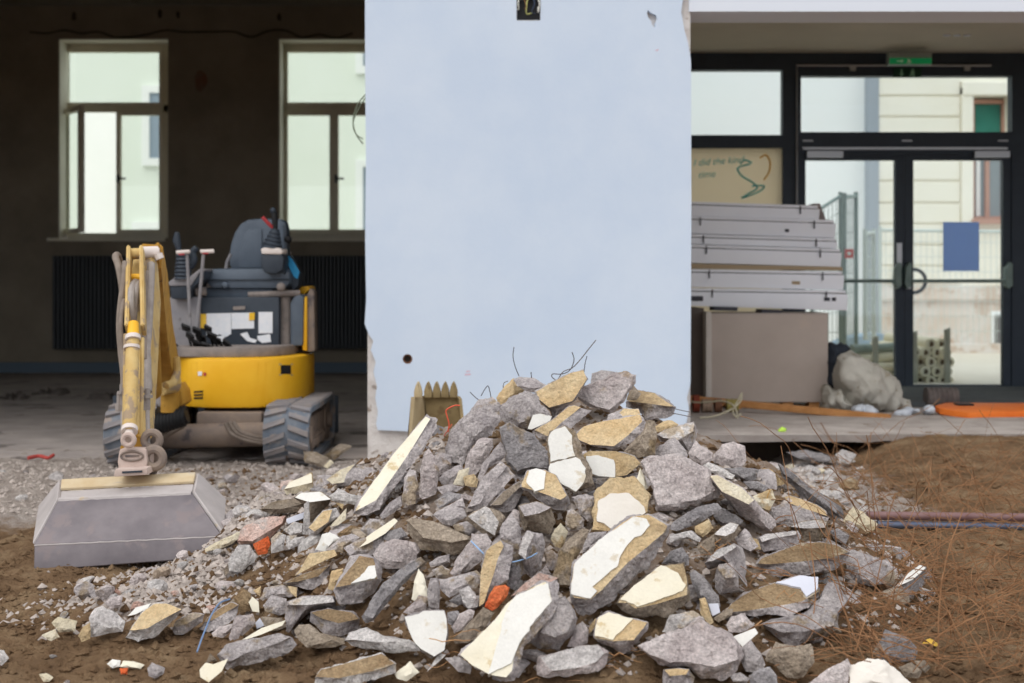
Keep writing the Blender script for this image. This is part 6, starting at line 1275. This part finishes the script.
q = MB(); q.box((ax(961), YW-.06, az_(224)), (ax(972), YW+.3, az_(88))); q.box((ax(1008), YW-.06, az_(224)), (ax(1020), YW+.3, az_(88))); q.box((ax(961), YW-.08, az_(96)), (ax(1020), YW+.3, az_(82)), None, .02); q.build('window_surround', M['fac_beige'], fo, 0)
pw = mat('pink brown frame', srgb(186,140,122), rough=.7)
q = MB(); q.box((ax(970), YW-.12, az_(224)), (ax(1014), YW+.2, az_(219.5))); rectframe(q, ax(974), ax(1010), az_(220), az_(98), YW+.15, YW+.22, .06); q.box((ax(989), YW+.14, az_(220)), (ax(993), YW+.22, az_(140))); q.build('facade_window_frame', pw, fo, 0)
MB().box((ax(972), YW+.24, az_(137)), (ax(1012), YW+.3, az_(96))).build('window_blind', mat('teal blind', srgb(50,128,112), srgb(60,140,124)), fo, 0); q = MB().box((ax(972), YW+.24, az_(222)), (ax(1012), YW+.3, az_(137))).build('facade_window_glass', mat('grey glass', srgb(150,164,172), rough=.2), fo, 0)
MB().box((ax(981), YW+.2, az_(219)), (ax(985), YW+.235, az_(140))).build('curtain', M['fac_white'], fo, 0)
q = MB().box((ax(878), YW-.05, 0), (ax(1200), YW+.6, az_(300))).box((ax(878), YW-.12, az_(300)), (ax(1200), YW+.6, az_(285)), None, .02).box((ax(878), YW-.12, 0), (ax(1200), YW+.3, az_(343)), None, .02); q.build('plinth', M['fac_plinth'], fo, 0)
q = MB().box((ax(990), YW-.07, az_(357)), (ax(1008), YW+.1, az_(311))); q.build('basement_window_frame', M['fac_white'], fo, 0); MB().box((ax(993), YW-.09, az_(354)), (ax(1006), YW+.1, az_(315))).build('basement_window', mat('dark pane', srgb(110,110,112), rough=.4), fo, 0)
# temporary fence panels
def fence(x0, x1, yt0, yt1, yb, d, m, label, wires=7):
    t = empty('fence_panel', P((x0+x1)/2, yb, d), label, 'fence', 'site fence panels behind the doors')
    tp(MB().tube([P(x0,yb,d), P(x0,yt0,d)], .024, 8), t, 'post', m); tp(MB().tube([P(x1,yb,d+.3), P(x1,yt1,d+.3)], .024, 8), t, 'post', m); tp(MB().tube([P(x0,yt0+4,d), P(x1,yt1+4,d+.3)], .02, 8), t, 'rail', m)
    q = MB()
    for k in range(1, wires): s = k/wires; q.tube([P(x0+(x1-x0)*s, yb, d+.3*s), P(x0+(x1-x0)*s, yt0+4+(yt1-yt0)*s, d+.3*s)], .004, 4)
    for k in range(1, 8): s = k/8; q.tube([P(x0, yb+(yt0-yb)*s, d), P(x1, yb+(yt1-yb)*s, d+.3)], .004, 4)
    tp(q, t, 'wire_mesh', m, 0); return t
WP = mat('white grey post', srgb(206,214,210), rough=.6)
fence(812,840.5,210,192,352,15.0,M['galv'],'green-grey site fence panel half hidden behind the white housings'); f2 = fence(844.5,856,193,192,353,14.9,M['galv'],'narrow green-grey fence panel with a small red sign')
tp(MB().prism([(845,249),(853.5,249),(853.5,258),(845,258)], 14.85, .01), f2, 'red_sign', mat('red sign', srgb(222,70,56))); tp(MB().prism([(847.5,252),(851,252),(851,255),(847.5,255)], 14.84, .008), f2, 'sign_symbol', M['fac_white'])
fence(865,874,229,229,340,15.6,WP,'white fence panel before the grey facade corner'); fence(880,1020,226,228,346,17.5,WP,'wide pale mesh fence along the beige facade',24)
# stacked tubes
TBM = mat('cream tube', srgb(244,238,216), srgb(238,230,206), scale=6, rough=.8); TBH = mat('tube bore', srgb(88,76,60), rough=.9)
k = 0; r0 = 5.6
rows = [(381,[908,919.5,931,942.5,948]), (371.5,[906,914,925.5,937,947]), (362,[908,920,931,942,949]), (352.5,[916,925.5,937,946]), (344,[931,941])]
for y, xs in rows:
    for x in xs:
        d = 14.0+rr.uniform(0,.15); o = MB().tube([P(x,y,d), P(x,y,d)+V((0,1.6,0))], r0*d/F*.98, 14).build('cardboard_tube', TBM); MB().tube([P(x,y,d-.004), P(x,y,d+.01)], r0*d/F*.5, 10).build('tube_bore', TBH, o)
        tag(o, 'cream tube lying end-on in the stack behind the right door', 'tube', 'end-on tubes in the stack outside')
for i, (x0, x1, y, r, lab) in enumerate(((838,894,379,.06,'lowest cream tube lying lengthwise behind the left door'), (850,896,368,.055,'middle cream tube lying lengthwise behind the left door'), (845,896,358,.05,'upper cream tube lying lengthwise behind the left door'), (852,896,349,.045,'topmost grey tube lying lengthwise behind the left door'))):
    tag(MB().tube([P(x0,y,14.2), P(x1,y-2,14.4)], r, 12).build('long_tube', TBM if i < 3 else M['galv']), lab, 'tube')
for i, (x, y0, y1) in enumerate(((876,338,384),(948,330,386),(915,333,386))):
    tag(MB().prism([(x-2.5,y0),(x+2.5,y0-2),(x+2.5,y1),(x-2.5,y1)], 13.9, .06, .004).build('rack_post', mat('grey wood post %d' % i, srgb(170,172,160))), ['rack post holding the lengthwise tubes behind the left door','rack post at the right end of the end-on tube stack','rack post at the left end of the end-on tube stack'][i], 'post')
bl = MB(); bl.prism([(838,344),(852,337),(880,333),(900,338),(900,365),(838,365)], 17, .5, .03); tag(bl.build('blue_sheet_stack', mat('blue grey sheeting', srgb(150,174,196), srgb(174,192,206))), 'blue-grey sheeting bundle beyond the lengthwise tubes', 'bundle')
# courtyard facades behind the left windows
YG = 27.0
gx = lambda x: (x-512)*YG/F
gz = lambda y: 1.1+(HZ-y)*YG/F
go = struct(MB().box((-14, YG, -1), (-1, YG+1, 11)).build('wall_courtyard', M['fac_green'], smooth=0))
for i, (xa, xb, ya, yb) in enumerate(((147,164,84,150), (147,164,128,170), (362,376,62,72), (360,378,163,232), (140,164,226,240))):
    if i == 0: continue
for xa, xb, ya, yb in ((143,172,86,166), (356,384,40,74), (356,384,160,240), (133,172,222,250)):
    q = MB(); rectframe(q, gx(xa), gx(xb), gz(yb), gz(ya), YG-.1, YG, .14); q.build('courtyard_window_frame', M['fac_white'], go, 0); MB().box((gx(xa)+.13, YG-.05, gz(yb)+.13), (gx(xb)-.13, YG-.01, gz(ya)-.13)).build('courtyard_window_pane', mat('blue grey pane', srgb(150,164,180), rough=.3), go, 0)
# ------------------------------------------------------------------ light and camera
w = bpy.data.worlds.new('overcast'); SC.world = w; w.use_nodes = True
N = w.node_tree.nodes; L = w.node_tree.links; bg = N['Background']
tc = N.new('ShaderNodeTexCoord'); sx = N.new('ShaderNodeSeparateXYZ'); r = N.new('ShaderNodeValToRGB')
L.new(tc.outputs['Generated'], sx.inputs[0]); L.new(sx.outputs[2], r.inputs[0])
e = r.color_ramp.elements; e[0].position = 0; e[0].color = (.86,.90,.96,1); e[1].position = .8; e[1].color = (1.0,1.0,1.02,1)
L.new(r.outputs[0], bg.inputs[0]); bg.inputs[1].default_value = 1.14
sl = bpy.data.lights.new('sun', 'SUN'); sl.energy = 1.5; sl.angle = math.radians(50); sl.color = (1,.97,.93)
so = bpy.data.objects.new('sun', sl); COL.objects.link(so)
so.rotation_euler = V((.42, .62, -.95)).to_track_quat('-Z', 'Y').to_euler()
cd = bpy.data.cameras.new('camera'); co = bpy.data.objects.new('camera', cd); COL.objects.link(co)
co.location = CAM; co.rotation_euler = (math.pi/2, 0, 0); cd.lens = 50; cd.sensor_width = 36
cd.shift_y = -(341.5-HZ)/1024; cd.clip_end = 200
cd.dof.use_dof = True; cd.dof.focus_distance = 4.9; cd.dof.aperture_fstop = 3.2
SC.camera = co
vs = SC.view_settings; vs.view_transform = 'Standard'; vs.look = 'None'; vs.gamma = 1; vs.use_curve_mapping = False; vs.exposure = 0.0
SC.cycles.use_denoising = True
SC.cycles.max_bounces = 8; SC.cycles.transparent_max_bounces = 12
